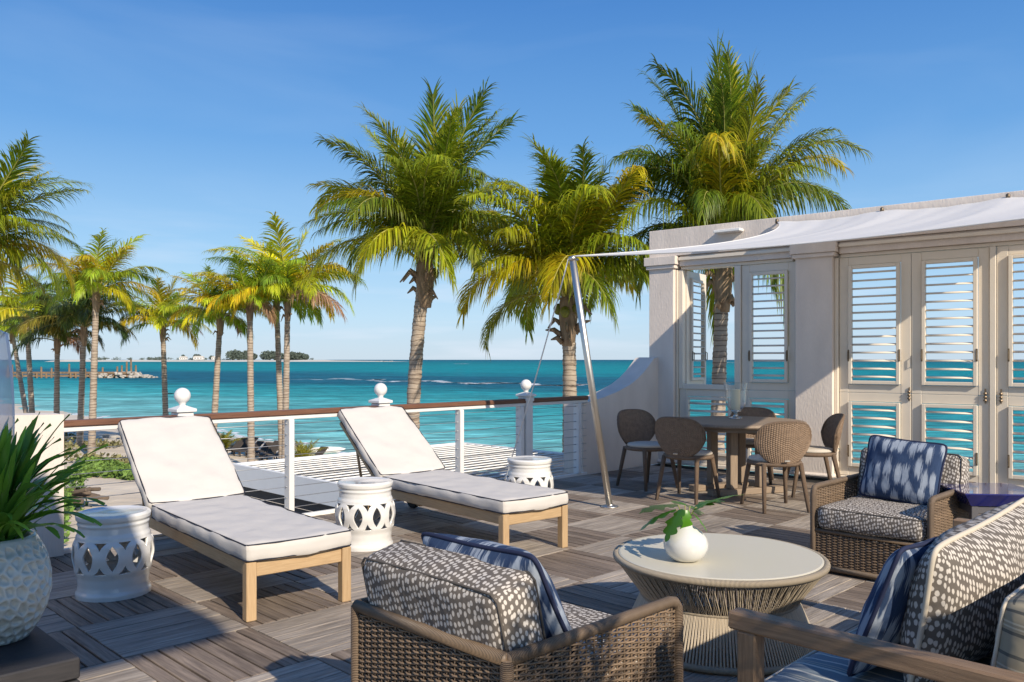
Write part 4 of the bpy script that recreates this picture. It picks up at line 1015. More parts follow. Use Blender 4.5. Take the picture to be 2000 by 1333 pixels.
# ---------------- unseen canopy added out of frame to shade the deck ----------------
rc=thing('unseen_shade_canopy','unseen flat canopy added to shade the left of the deck','canopy',puv(.53,-2.45,0),R(45))
b=MB(); b.box((-3.0,1.5,4.10),(6.0,3.0,.2),.01); b.build('roof',M['stucco'],rc)
for (x,y) in ((-4.2,2.7),(-4.2,.3)):
    b=MB(); b.box((x,y,1.998),(.3,.3,3.99),.01); b.build('column',M['stucco'],rc)
# sheer curtain gathered at the left edge
b=MB()
def cur(a,c):
    z=1.50-1.45*c; edge=-2.140+.035*math.sin(min(1,c*3)*math.pi/2)*(1-.5*max(0,c-.12)*2)-(.10 if c<.02 else 0)*(1-c/.02)
    x=edge-.55*a; y=3.5+.035*math.sin(a*34+c*2)+.02*math.sin(a*71)
    return (x,y,z)
b.grid(cur,90,30)
o=b.build('sheer_curtain',M['curtain'],smooth=True); tag(o,'pale sheer curtain hanging at the left edge above the potted plant','curtain')
# ---------------- soft furnishings helpers ----------------
def cushion(w,h,t,puff=.25,edge=.035,nx=26,nz=22,ny=6,seed=0,wr=.004):
    "box cushion centred on x, bottom at z=0, thickness along y; returns verts/uv in metres"
    b=MB(); rnd=Vector((seed*3.1,seed*1.7,0))
    a=(w/2,t/2,h/2)
    def shape(p):
        x,y,z=p; X,Y,Z=x/a[0],y/a[1],z/a[2]
        # rounded box
        q=Vector((max(-a[0]+edge,min(a[0]-edge,x)),max(-a[1]+edge,min(a[1]-edge,y)),max(-a[2]+edge,min(a[2]-edge,z))))
        d=Vector((x,y,z))-q
        if d.length>1e-9: 
            d=d.normalized()*edge
        v=q+d
        v.y*=1+puff*(1-X*X)*(1-Z*Z)
        v.x*=1+.03*(1-Z*Z)*(1-Y*Y); v.z*=1+.03*(1-X*X)
        n_=noise.noise(v*7+rnd)*wr*2+noise.noise(v*19+rnd)*wr
        dirn=Vector((X**3,Y**3,Z**3)); 
        if dirn.length>1e-6: v+=dirn.normalized()*n_
        return (v.x,v.y,v.z+a[2])
    def face(ax,sg,n1,n2):
        o=[i for i in range(3) if i!=ax]
        vs=[];uvs=[];fs=[]
        for j in range(n2+1):
            for i in range(n1+1):
                p=[0,0,0]; p[ax]=sg*a[ax]; 
                # denser towards the rim
                f1=math.sin((i/n1-.5)*math.pi)*.35+(i/n1*2-1)*.65; f2=math.sin((j/n2-.5)*math.pi)*.35+(j/n2*2-1)*.65
                p[o[0]]=f1*a[o[0]]; p[o[1]]=f2*a[o[1]]; vs.append(p)
        for j in range(n2):
            for i in range(n1):
                k=j*(n1+1)+i; q=[k,k+1,k+n1+2,k+n1+1]
                if (sg>0)==(ax==1): q=q[::-1]
                fs.append(q); 
                uvs.append([((vs[m][o[0]]+(.31 if ax==0 else 0)), vs[m][o[1]]+ax*.173+sg*.05) for m in q])
        b.add([shape(p) for p in vs],fs,uvs)
    face(1,-1,nx,nz);face(1,1,nx,nz);face(2,-1,nx,ny);face(2,1,nx,ny);face(0,-1,ny,nz);face(0,1,ny,nz)
    return b
def piping_pts(w,h,t,sy,puff,edge,n=16):
    "loop along the seam at y = sy * t/2"
    a=(w/2,t/2,h/2); pts=[]; c=edge*.45
    def add(x,z): 
        X,Z=x/a[0],z/a[2]; pts.append((x*(1+.03*(1-Z*Z)*.3)*1.002, sy*(a[1]-edge*.32), z*(1+.03*(1-X*X))+a[2]))
    W_,H_=a[0]-edge*.22,a[2]-edge*.22
    for i in range(n): add(-W_+c+(2*W_-2*c)*i/(n-1),-H_)
    for i in range(n): add(W_,-H_+c+(2*H_-2*c)*i/(n-1))
    for i in range(n): add(W_-c-(2*W_-2*c)*i/(n-1),H_)
    for i in range(n): add(-W_,H_-c-(2*H_-2*c)*i/(n-1))
    return pts
def pillow(w,h,t,seed=0):
    b=MB(); n=30
    def fn(sg):
        def f(u,v):
            X=math.sin((u-.5)*math.pi)*.3+(u*2-1)*.7; Z=math.sin((v-.5)*math.pi)*.3+(v*2-1)*.7
            pinch=1-.07*(1-abs(X)**2)*abs(Z)**3; pz=1-.07*(1-abs(Z)**2)*abs(X)**3
            th=t/2*max(0,(1-abs(X)**2.4))**.55*max(0,(1-abs(Z)**2.4))**.55
            nz_=noise.noise(Vector((X*2.2,Z*2.2,seed)))*.02*(1 if abs(X)<1 and abs(Z)<1 else 0)
            cr=1-.075*abs(X)**7*abs(Z)**7; x=X*w/2*pz*cr; z=Z*h/2*pinch*cr
            return (x, sg*(th+ (nz_*(1-abs(X)**4)*(1-abs(Z)**4))), z+h/2)
        return f
    for sg in (-1,1):
        k=len(b.f); b.grid(fn(sg),n,n,uvs=(w,h))
        if sg>0: b.f[k:]=[f[::-1] for f in b.f[k:]]; b.uv[k:]=[q[::-1] for q in b.uv[k:]]
    rim=[]
    f=fn(1)
    for i in range(n): rim.append(f(i/n,0))
    for i in range(n): rim.append(f(1,i/n))
    for i in range(n): rim.append(f(1-i/n,1))
    for i in range(n): rim.append(f(0,1-i/n))
    rim=[(x*1.005,0,(z-h/2)*1.005+h/2) for x,y,z in rim]
    return b,rim
def place(o,loc,rot): o.location=loc; o.rotation_euler=rot; return o
def soft(parent,name,b,mat_,loc,rot,rims=(),pm=None,pr=.006,pname='piping'):
    o=b.build(name,mat_,parent,smooth=True); place(o,loc,rot)
    for r_ in rims:
        q=MB(); q.tube(r_,pr,6,closed=True); q.build(pname,pm,o,smooth=True)
    return o
def free_pillow(label,w,h,t,seed,mw,rot,m=M['ikat'],pm=M['blue_piping']):
    "a loose pillow: a thing of its own, mw = world matrix"
    b,rim=pillow(w,h,t,seed); o=b.build('throw_pillow',m,None,smooth=True); o.matrix_world=mw@Matrix(rot)
    q=MB(); q.tube(rim,.007,6,closed=True); q.build('piping',pm,o,smooth=True)
    return tag(o,label,'pillow')

# ---------------- chaise longues ----------------
def chaise(label,ox,oy,rz):
    t=thing('sun_lounger',label,'sun lounger',(ox,oy,0),rz,'white cushioned teak sun loungers')
    W_,Hh,lg=.60,.302,.055; yH=1.55; L=2.15
    for x in (0,W_-lg):
        b=MB(); b.box((x+lg/2,lg/2,Hh/2),(lg,lg,Hh),.004); b.build('leg',M['teak'],t)
        b=MB(); b.box((x+lg/2,L-.3,Hh/2+.02),(lg,lg,Hh-.06),.004); b.build('leg',M['teak'],t)
        b=MB(); b.box((x+lg/2,lg+(L-lg)/2,Hh-.037),(.034,L-lg,.072),.004); b.build('side_rail',M['teak'],t)
    b=MB(); b.box((W_/2,lg/2,Hh-.040),(W_-2*lg,.034,.078),.004); b.build('foot_rail',M['teak'],t)
    b=MB(); b.box((W_/2,L-.02,Hh-.037),(W_-2*lg,.034,.072),.004); b.build('head_rail',M['teak'],t)
    for k in range(12):
        b=MB(); b.box((W_/2,.10+k*.125,Hh-.018),(W_-2*lg+.03,.075,.016),.003); b.build('slat',M['teak'],t)
    for x in (-.028,W_+.028):
        wh=MB(); wh.tube([(x-.02,L-.10,.085),(x+.02,L-.10,.085)],.085,24); wh.build('wheel',M['wheel'],t,smooth=False)
    b=MB(); b.tube([(-.05,L-.10,.085),(W_+.05,L-.10,.085)],.01,8); b.build('axle',M['steel'],t,smooth=True)
    # backrest frame, leaning
    ang=math.atan2(.69,.50); 
    bf=MB(); BL=.85
    for x in (.03,W_-.03): bf.box((x,BL/2,-.02),(.03,BL,.03),.003)
    bf.box((W_/2,BL-.02,-.02),(W_-.09,.03,.03),.003); bf.box((W_/2,BL*.5,-.02),(W_-.09,.03,.03),.003)
    o=bf.build('backrest_frame',M['teak'],t); place(o,(0,yH+.04,.300),(R(36),0,0))
    for x in (.10,W_-.10):
        b=MB(); b.tube([(x,yH+.62,.66),(x,yH+.50,.29)],.012,8); b.build('support_strut',M['teak'],t,smooth=True)
    # seat mattress: thickness axis up
    def matt(name,w,l,th,seed,loc,rx):
        b=cushion(w,l,th,puff=.10,edge=.026,nx=22,nz=34,ny=5,seed=seed,wr=.0055)
        # cushion stands up (thickness along y); lay it: z->y, y->-z
        b.v=[(x,z,-y) for x,y,z in b.v]
        o=b.build(name,M['mattress'],t,smooth=True); place(o,loc,(rx,0,0))
        for sy in (-1,1):
            q=MB(); q.tube([(x,z,-y) for x,y,z in piping_pts(w,l,th,sy,.10,.026)],.0042,6,closed=True); q.build('piping',M['navy_piping'],o,smooth=True)
        return o
    matt('seat_mattress',W_+.015,yH+.02,.098,1,(W_/2,-.005,.3515),0)
    matt('back_mattress',W_+.05,.86,.085,2,(W_/2,yH-.0,.378),R(36))
    return t
chaise('teak sun lounger with white navy-piped mattress, left one nearer the potted plant',-1.352,4.238,R(40))
chaise('teak sun lounger with white navy-piped mattress, right one between two garden stools',-.058,5.562,R(40))

# ---------------- ceramic garden stools ----------------
def stool_mesh():
    b=MB(); n=10
    Hh=.47
    def rad(z):  # outer radius by height
        z=z/Hh
        K=[(0,.200),(.05,.200),(.09,.190),(.14,.187),(.22,.190),(.34,.206),(.5,.217),(.62,.212),(.72,.196),(.78,.186),(.84,.184),(.87,.190),(.90,.186),(.93,.196),(.975,.198),(.995,.192),(1,.185)]
        for (a,ra),(c,rc_) in zip(K,K[1:]):
            if a<=z<=c: f=(z-a)/(c-a); f=f*f*(3-2*f); return ra+(rc_-ra)*f
        return K[-1][1]
    zc=.235; hb=.088; s=2*math.pi/n; 
    def fval(th,z):  # >0 solid
        dz=(z-zc)/hb
        dth=((th/s+.5)%1-.5)   # distance to the nearest lens centre in units of spacing
        # lens (vesica) hole
        half=.60*hb/hb
        lens = abs(dth)-.235*(1-(abs(dz)/.80)**1.8) if abs(dz)<.80 else 1
        if abs(dz)<.80: f1=lens
        else: f1=.3
        # gaps between the rings above and below
        d2=.5-abs(dth)   # distance to the joint line between rings
        w_=.56*math.sqrt(max(0,1-(min(1,abs(dz))*.92)**2))
        gap = (w_ - abs(dth))   # >0 inside ring band => solid
        f2 = max(gap, abs(dz)-1, .36-abs(dz))
        return min(f1, f2)
    NT,NZ=240,46; z0,z1=zc-hb*1.08,zc+hb*1.08
    vid={}; 
    def vert(th,z,inner):
        key=(round(th%(2*math.pi),5),round(z,5),inner)
        if key not in vid:
            r_=rad(z)-(.016 if inner else 0); vid[key]=len(b.v); b.v.append((r_*math.cos(th),r_*math.sin(th),z))
        return vid[key]
    def face(ids): b.f.append(ids); b.uv.append([(0,0)]*len(ids)); b.mi.append(0)
    for i in range(NT):
        for j in range(NZ):
            ths=(i*2*math.pi/NT,(i+1)*2*math.pi/NT); zs=(z0+(z1-z0)*j/NZ,z0+(z1-z0)*(j+1)/NZ)
            cor=[(ths[0],zs[0]),(ths[1],zs[0]),(ths[1],zs[1]),(ths[0],zs[1])]
            fv=[fval(*c) for c in cor]
            if all(v<=0 for v in fv): continue
            poly=[];cut=[]
            for k in range(4):
                p,q=cor[k],cor[(k+1)%4]; a,c=fv[k],fv[(k+1)%4]
                if a>0: poly.append(p)
                if (a>0)!=(c>0):
                    t=a/(a-c); t=min(.98,max(.02,t)); m=(p[0]+(q[0]-p[0])*t,p[1]+(q[1]-p[1])*t); poly.append(m); cut.append((m,a>0))
            if len(poly)<3: continue
            face([vert(*p,0) for p in poly]); face([vert(*p,1) for p in poly][::-1])
            if len(cut)==2:
                (m0,e0),(m1,e1)=cut
                if not e0: m0,m1=m1,m0
                face([vert(*m1,0),vert(*m0,0),vert(*m0,1),vert(*m1,1)])
    # solid bands below and above with a lathe
    N=NT
    def band(zs,inner=True):
        prof=[(rad(z),z) for z in zs]; b.lathe(prof,N)
    band([0]+[z0*k/18 for k in range(1,19)])
    band([z1+(Hh-z1)*k/26 for k in range(27)])
    b.lathe([(.185,Hh),(.178,Hh+.0005),(.172,Hh-.003),(.05,Hh-.001),(0.0001,Hh)],N)
    b.lathe([(rad(z0)-.016,z0),(.172,.12),(.175,.0)],N); b.lathe([(.175,.0),(.200,.0)],N)
    b.lathe([(rad(z1)-.016,z1),(.165,.40),(.1,.44),(.001,.445)],N)
    return b.mesh('garden_stool',M['ceramic'],True)
sm_=stool_mesh()
for (x,y,rz,lb) in ((-2.293,4.79,.1,'white pierced ceramic garden stool half in shade beside the left lounger'),(-1.058,6.0,.25,'white pierced ceramic garden stool standing between the two loungers'),(.154,7.36,.0,'white pierced ceramic garden stool behind the foot of the right lounger')):
    o=link('garden_stool',sm_,None,(x,y,0),rz); tag(o,lb,'stool','white ceramic garden stools')

# ---------------- planter on the left ----------------
pl=thing('wooden_plinth','dark grey planked wooden block under the big ceramic pot','plinth',(-1.642,3.166,0),R(45))
for k,(z,h) in enumerate(((.168,.08),(.084,.074),(.03,.056))):
    b=MB(); b.box((-.45,.45,z),(.9,.9,h),.006); b.build('board',M['plinth'],pl)
for (x,y) in ((-.03,.03),(-.87,.03),(-.03,.87),(-.87,.87)):
    b=MB(); b.box((x-.02*(1 if x>-.4 else -1),y+.02*(1 if y<.4 else -1),.104),(.04,.04,.205)); b.build('corner_block',M['plinth'],pl)
PX,PY,PZ0=-2.105,3.37,.209
pot=thing('potted_plant','dimpled blue-grey ceramic pot of dark strap leaves at the left edge','potted plant',(PX,PY,PZ0))
K=[(.10,0),(.13,.004),(.165,.05),(.198,.12),(.213,.19),(.212,.26),(.197,.33),(.172,.385),(.158,.41),(.150,.418),(.138,.415),(.130,.40),(.13,.36),(0.001,.35)]
b=MB(); NTp=220
# carved hollows packed side by side with ridges between them
cells=[]; rnd=random.Random(3)
for row in range(12):
    zc=-.01+row*.039; nn=26
    for k in range(nn): cells.append(((k+.5*(row%2)+rnd.uniform(-.33,.33))/nn*2*math.pi, zc+rnd.uniform(-.012,.012)))
def radp(z):
    for (ra,a),(rc_,c) in zip(K,K[1:10]):
        if a<=z<=c: f=(z-a)/(c-a+1e-9); return ra+(rc_-ra)*f
    return .15
def potfn(a,c):
    z=.004+.406*c; th=a*2*math.pi; r_=radp(z); d1=d2=9.0
    for (t0,zc) in cells:
        if abs(z-zc)>.07: continue
        dt=((th-t0+math.pi)%(2*math.pi)-math.pi)
        if abs(dt)>.55: continue
        dt*=max(r_,.15); dz=(z-zc)*.74; q=math.hypot(dt+.25*dz,dz)
        if q<d1: d2=d1; d1=q
        elif q<d2: d2=q
    e=min(1,max(0,(d2-d1-.0035)/.019)); e=e*e*(3-2*e)
    if z>.375: e*=max(0,(.402-z)/.027)
    r_-=.0155*e
    return (r_*math.cos(th),r_*math.sin(th),z)
b.grid(potfn,300,130); b.lathe([(.157,.4101),(.150,.418),(.138,.415),(.130,.40),(.13,.36)],64); b.lathe([(0.001,0),(.10,0),(.132,.004)],64)
b.build('pot',M['pot'],pot,smooth=True)
b=MB(); b.lathe([(.13,.372),(.001,.378)],32); b.build('soil',M['soil'],pot)
def strap(seed,e0,bend,L,w):
    rnd=random.Random(seed); b=MB(); n=11; p=Vector((0,0,0)); vs=[]; yaw=0
    for i in range(n+1):
        t=i/n; e=e0-bend*t**1.6; yaw+=rnd.uniform(-.05,.05)
        T=Vector((math.cos(e)*math.cos(yaw),math.cos(e)*math.sin(yaw),math.sin(e))); S=Vector((-math.sin(yaw),math.cos(yaw),0)); U=S.cross(T)*-1
        ww=w*(.35+.65*math.sin(min(1,t*1.5+.12)*math.pi/2))*(1-max(0,(t-.55)/.45)**2.2)
        wob=.006*math.sin(t*9+seed)
        vs+=[p+S*ww/2+U*(.12*ww+wob), p-U*0.0, p-S*ww/2+U*(.12*ww-wob)]
        p=p+T*(L/n)
    fs=[]
    for i in range(n): fs+=[(3*i,3*i+1,3*i+4,3*i+3),(3*i+1,3*i+2,3*i+5,3*i+4)]
    b.add(vs,fs); return b.mesh('leaf',M['strap'],True)
straps=[strap(i,R(e),R(bn),L,w_) for i,(e,bn,L,w_) in enumerate(((88,20,.42,.034),(80,35,.46,.036),(70,50,.46,.040),(60,62,.44,.036),(48,70,.42,.038),(35,75,.38,.034),(20,62,.34,.032),(66,20,.50,.030),(52,35,.50,.032)))]
rnd=random.Random(9)
for k in range(175):
    o=link('leaf',straps[rnd.choice((0,0,1,1,2,2,3,3,4,4,5,6,7,8))],pot); a=rnd.random()*6.28; q=rnd.random()*.09
    o.location=(q*math.cos(a),q*math.sin(a),.37+rnd.uniform(0,.09)); s=rnd.uniform(.78,1.15); o.scale=(s*.95,s*rnd.uniform(.8,1.15),s*1.05); o.rotation_euler=(rnd.uniform(-.3,.3),rnd.uniform(-.2,.2),a+rnd.uniform(-.7,.7))
    g=rnd.uniform(.7,1.5); c=(.06,.18,.022) if rnd.random()<.6 else (.12,.27,.03); o.color=(c[0]*g,c[1]*g,c[2]*g,1)

# ---------------- wicker ----------------
def weave(b,W_,H_,o,ex,ey,ez,pitch=.0082,sp=.036,r_=.0035,taper=None):
    "woven sheet: origin o, ex along, ez up, ey normal"
    o,ex,ey,ez=map(Vector,(o,ex,ey,ez)); ns=max(3,int(round(W_/sp))); 
    for k in range(ns+1):
        x=W_*k/ns; top=taper(x) if taper else H_
        b.tube([o+ex*x, o+ex*x+ez*top],.0042,4,caps=False)
    nr=int(H_/pitch)
    for j in range(nr):
        z=(j+.5)*pitch; pts=[]; rw=random.uniform(-.0012,.0012)
        m=ns*2
        for i in range(m+1):
            x=W_*i/m; 
            sgn=0 if i%2 else (1 if (i//2+j)%2 else -1)
            if taper and z>taper(x)-.004: 
                if len(pts)>2: b.tube(pts,r_,4,caps=False,flat=1.15)
                pts=[]; continue
            pts.append(o+ex*x+ez*(z+rw)+ey*sgn*.0066)
        if len(pts)>1: b.tube(pts,r_,4,caps=False,flat=1.15)
AW,AD,AH=.74,.85,.552
def armchair(label,ox,oy,rz):
    "local x across, y from front (0) to back (AD)"
    t=thing('wicker_armchair',label,'armchair',(ox,oy,0),rz,'wicker armchairs with spotted cushions')
    h=AW/2; r_=.019
    def frame(name,pts,rr=r_,par=t): b=MB(); b.tube(pts,rr,14); return b.build(name,M['wicker_rail'],par,smooth=True)
    for sx_ in (-1,1):
        x=sx_*(h-r_)
        pts=[(x,.02,.02),(x,.02,.30),(x,.02,AH-.075),(x,.024,AH-.045),(x,.040,AH-.026),(x,.07,AH-.019),(x,.2,AH-.019),(x,.5,AH-.019),(x,AD-.02,AH-.019)]
        frame('arm_rail',pts); frame('base_rail',[(x,.03,.035),(x,AD-.02,.035)])
        frame('back_post',[(x,AD-.02,.02),(x,AD-.02,AH-.019)])
        b=MB(); weave(b,AD-.04,AH-.07,(x,.02,.045),(0,1,0),(1,0,0),(0,0,1)); tag(b.build('woven_side',M['wicker'],t,smooth=True),kind='stuff')
    frame('back_rail',[(-h+r_,AD-.02,AH-.019),(h-r_,AD-.02,AH-.019)]); frame('base_rail',[(-h+r_,AD-.02,.035),(h-r_,AD-.02,.035)]); frame('base_rail',[(-h+r_,.02,.035),(h-r_,.02,.035)])
    frame('seat_rail',[(-h+.03,.02,.262),(h-.03,.02,.262)],.013)
    b=MB(); weave(b,AW-2*r_,AH-.07,(-h+r_,AD-.02,.045),(1,0,0),(0,1,0),(0,0,1)); tag(b.build('woven_back',M['wicker'],t,smooth=True),kind='stuff')
    b=MB(); weave(b,AW-2*r_,.205,(-h+r_,.02,.045),(1,0,0),(0,1,0),(0,0,1)); tag(b.build('woven_apron',M['wicker'],t,smooth=True),kind='stuff')
    b=MB(); b.box((0,AD/2,.265),(AW-.09,AD-.08,.012)); b.build('seat_deck',M['grey_metal'],t)
    w_=AW-2*.045
    b=cushion(w_,AD-.17,.145,puff=.16,edge=.045,seed=3,nz=26); b.v=[(x,z,-y) for x,y,z in b.v]
    o=b.build('seat_cushion',M['spots'],t,smooth=True); o.location=(0,.0,.348)
    for sy in (-1,1):
        q=MB(); q.tube([(x,z,-y) for x,y,z in piping_pts(w_,AD-.17,.145,sy,.16,.045)],.004,6,closed=True); q.build('piping',M['grey_piping'],o,smooth=True)
    b=cushion(w_,.40,.18,puff=.16,edge=.045,seed=5)
    o=b.build('back_cushion',M['spots'],t,smooth=True); place(o,(0,AD-.175,.335),(R(-13),0,0))
    for sy in (-1,1):
        q=MB(); q.tube(piping_pts(w_,.40,.18,sy,.16,.045),.004,6,closed=True); q.build('piping',M['grey_piping'],o,smooth=True)
    return t
ac1=armchair('wicker armchair in the foreground seen from behind, open weave back',.325,3.07,R(135))
ac2=armchair('wicker armchair facing the camera in front of the shutter doors',2.148,5.023,R(-45))
def TM(x,y,z,rz,rx=0,ry=0,rz2=0): return Matrix.Translation((x,y,z))@Matrix.Rotation(rz,4,'Z')@Matrix.Rotation(rx,4,'X')@Matrix.Rotation(ry,4,'Y')
def local(t,x,y,z): return Matrix.Translation(t.location)@Matrix.Rotation(t.rotation_euler[2],4,'Z')@Matrix.Translation((x,y,z))
I4=Matrix.Identity(4)
free_pillow('blue and white ikat pillow standing in the armchair by the shutter doors',.50,.42,.15,1,local(ac2,.0,AD-.40,.425)@Matrix.Rotation(R(-17),4,'X')@Matrix.Rotation(R(4),4,'Y'),I4)
free_pillow('blue and white ikat pillow leaning in the foreground wicker armchair',.54,.42,.20,2,local(ac1,-.06,AD-.37,.415)@Matrix.Rotation(R(-29),4,'X')@Matrix.Rotation(R(1),4,'Y'),I4)

# ---------------- round cord coffee table with vase ----------------
CT=Vector((.985,3.97,0)); ctt=thing('coffee_table','round coffee table with cream top on a flared base of pale cords','coffee table',CT)
b=MB(); b.lathe([(.0001,.416),(.465,.416),(.473,.413),(.474,.404),(.0001,.404)],96); b.build('tabletop',M['table_glass'],ctt,smooth=False)
def ring(R_,z,r_,name,m): b=MB(); b.tube([(R_*math.cos(2*math.pi*k/96),R_*math.sin(2*math.pi*k/96),z) for k in range(96)],r_,12,closed=True); return b.build(name,m,ctt,smooth=True)
ring(.484,.398,.0165,'rim_ring',M['cord_wrap']); ring(.362,.222,.009,'waist_ring',M['cord_wrap']); ring(.452,.020,.0145,'base_ring',M['cord_wrap'])
b=MB(); n=300
for k in range(n):
    a0=2*math.pi*k/n
    for dv in ((.075,) if k%4 else (-.03,)):
        a1=a0+dv; b.tube([(.488*math.cos(a0),.488*math.sin(a0),.392),(.362*math.cos(a1),.362*math.sin(a1),.222)],.0030,4,caps=False)
tag(b.build('upper_cords',M['cord'],ctt,smooth=True),kind='stuff')
b=MB(); n=380
for k in range(n):
    a0=2*math.pi*k/n; a1=a0+(.008 if k%2 else -.006); b.tube([(.362*math.cos(a0),.362*math.sin(a0),.222),(.452*math.cos(a1),.452*math.sin(a1),.022)],.0034,4,caps=False)
tag(b.build('lower_cords',M['cord'],ctt,smooth=True),kind='stuff')
for k in range(6):
    a=k*math.pi/3; b=MB(); b.tube([(.476*math.cos(a),.476*math.sin(a),.39),(.352*math.cos(a),.352*math.sin(a),.222),(.44*math.cos(a),.44*math.sin(a),.02)],.007,6); b.build('strut',M['cord_wrap'],ctt,smooth=True)
VP=Vector((.80,3.83,.417)); v_=thing('vase','round white porcelain bottle vase on the coffee table','vase',VP)
b=MB(); b.lathe([(.0001,0),(.045,.0),(.062,.006),(.088,.030),(.1005,.060),(.1015,.082),(.094,.108),(.072,.134),(.044,.152),(.027,.164),(.021,.178),(.021,.192),(.024,.196),(.020,.197),(.017,.19),(.017,.15)],72); b.build('body',M['vase'],v_,smooth=True)
lf=thing('leaf_sprig','green cut philodendron leaves standing in the white vase','leaves',VP+Vector((0,0,.15)))
def lobed(seed,L):
    rnd=random.Random(seed); b=MB(); n=16; vs=[]
    for i in range(n+1):
        t=i/n; x=t*L; droop=-.35*L*t*t
        base_w=L*.32*math.sin(math.pi*min(1,t*.92+.08))**.8
        cut=.42+.58*abs(math.cos(t*math.pi*3.5+seed)) if .12<t<.95 else 1
        ww=max(.002,base_w*cut); fw=.22*ww
        vs+=[(x+fw,ww,droop-.22*ww),(x,0,droop+.0),(x+fw*rnd.uniform(.8,1.2),-ww*rnd.uniform(.85,1.1),droop-.22*ww)]
    fs=[]
    for i in range(n): fs+=[(3*i,3*i+1,3*i+4,3*i+3),(3*i+1,3*i+2,3*i+5,3*i+4)]
    b.add(vs,fs); return b.mesh('leaf',M['strap'],True)
lv=[lobed(i,.13+.02*(i%3)) for i in range(4)]
tips=[((-.045,.0,.085),3.05,.22,1.1),((-.03,.03,.10),2.45,-.02,1.0),((.035,.0,.08),.12,-.62,1.05),((.055,.03,.09),.55,-.40,1.0),((.0,.02,.10),1.6,-.2,.9),((.0,-.02,.085),-1.75,1.15,.55),((-.02,-.02,.09),-2.5,.55,.75),((.02,.0,.10),1.0,.1,.9),((.03,-.01,.07),-.6,.5,.6)]
for k,(tp,yaw,pt_,s_) in enumerate(tips):
    b=MB(); q=Vector(tp); b.tube([(0,0,-.08),(q.x*.15,q.y*.15,.03),q],.0022,5); b.build('stalk',M['stem'],lf,smooth=True).color=(.10,.20,.02,1)
    o=link('leaf',lv[k%4],lf,tp); o.rotation_euler=(.35*math.sin(k*2.1),pt_,yaw); o.scale=(s_*1.3,s_*1.3,s_*1.3); g=.85+.3*(k%3); o.color=(.035*g,.125*g,.012,1)

# ---------------- dining set ----------------
DT=Vector((2.28,8.46,0)); dt=thing('dining_table','round weathered teak dining table on a four post pedestal','dining table',DT,R(20))
b=MB(); b.lathe([(.0001,.724),(.66,.724),(.675,.718),(.68,.70),(.672,.688),(.0001,.686)],72)
b.uv=[[(b.v[i][0],b.v[i][1]) for i in f] for f in b.f]; b.build('tabletop',M['dining_teak'],dt,smooth=False)
b=MB(); b.lathe([(.60,.686),(.60,.645),(.57,.645),(.57,.686)],48); b.build('apron',M['dining_teak'],dt)
for (x,y) in ((-.17,-.17),(.17,-.17),(-.17,.17),(.17,.17)):
    b=MB(); b.box((x,y,.375),(.085,.085,.62),.006); b.build('post',M['dining_teak'],dt)
b=MB(); b.box((0,.17,.032),(.84,.11,.062),.006); b.build('foot_beam',M['dining_teak'],dt)
b=MB(); b.box((0,-.17,.032),(.84,.11,.062),.006); b.build('foot_beam',M['dining_teak'],dt)
b=MB(); b.box((0,0,.033),(.11,.225,.060),.006); b.build('foot_beam',M['dining_teak'],dt)
b=MB(); b.box((0,0,.665),(.9,.1,.04),.004); b.box((0,0,.625),(.1,.9,.035),.004); b.build('top_brace',M['dining_teak'],dt)
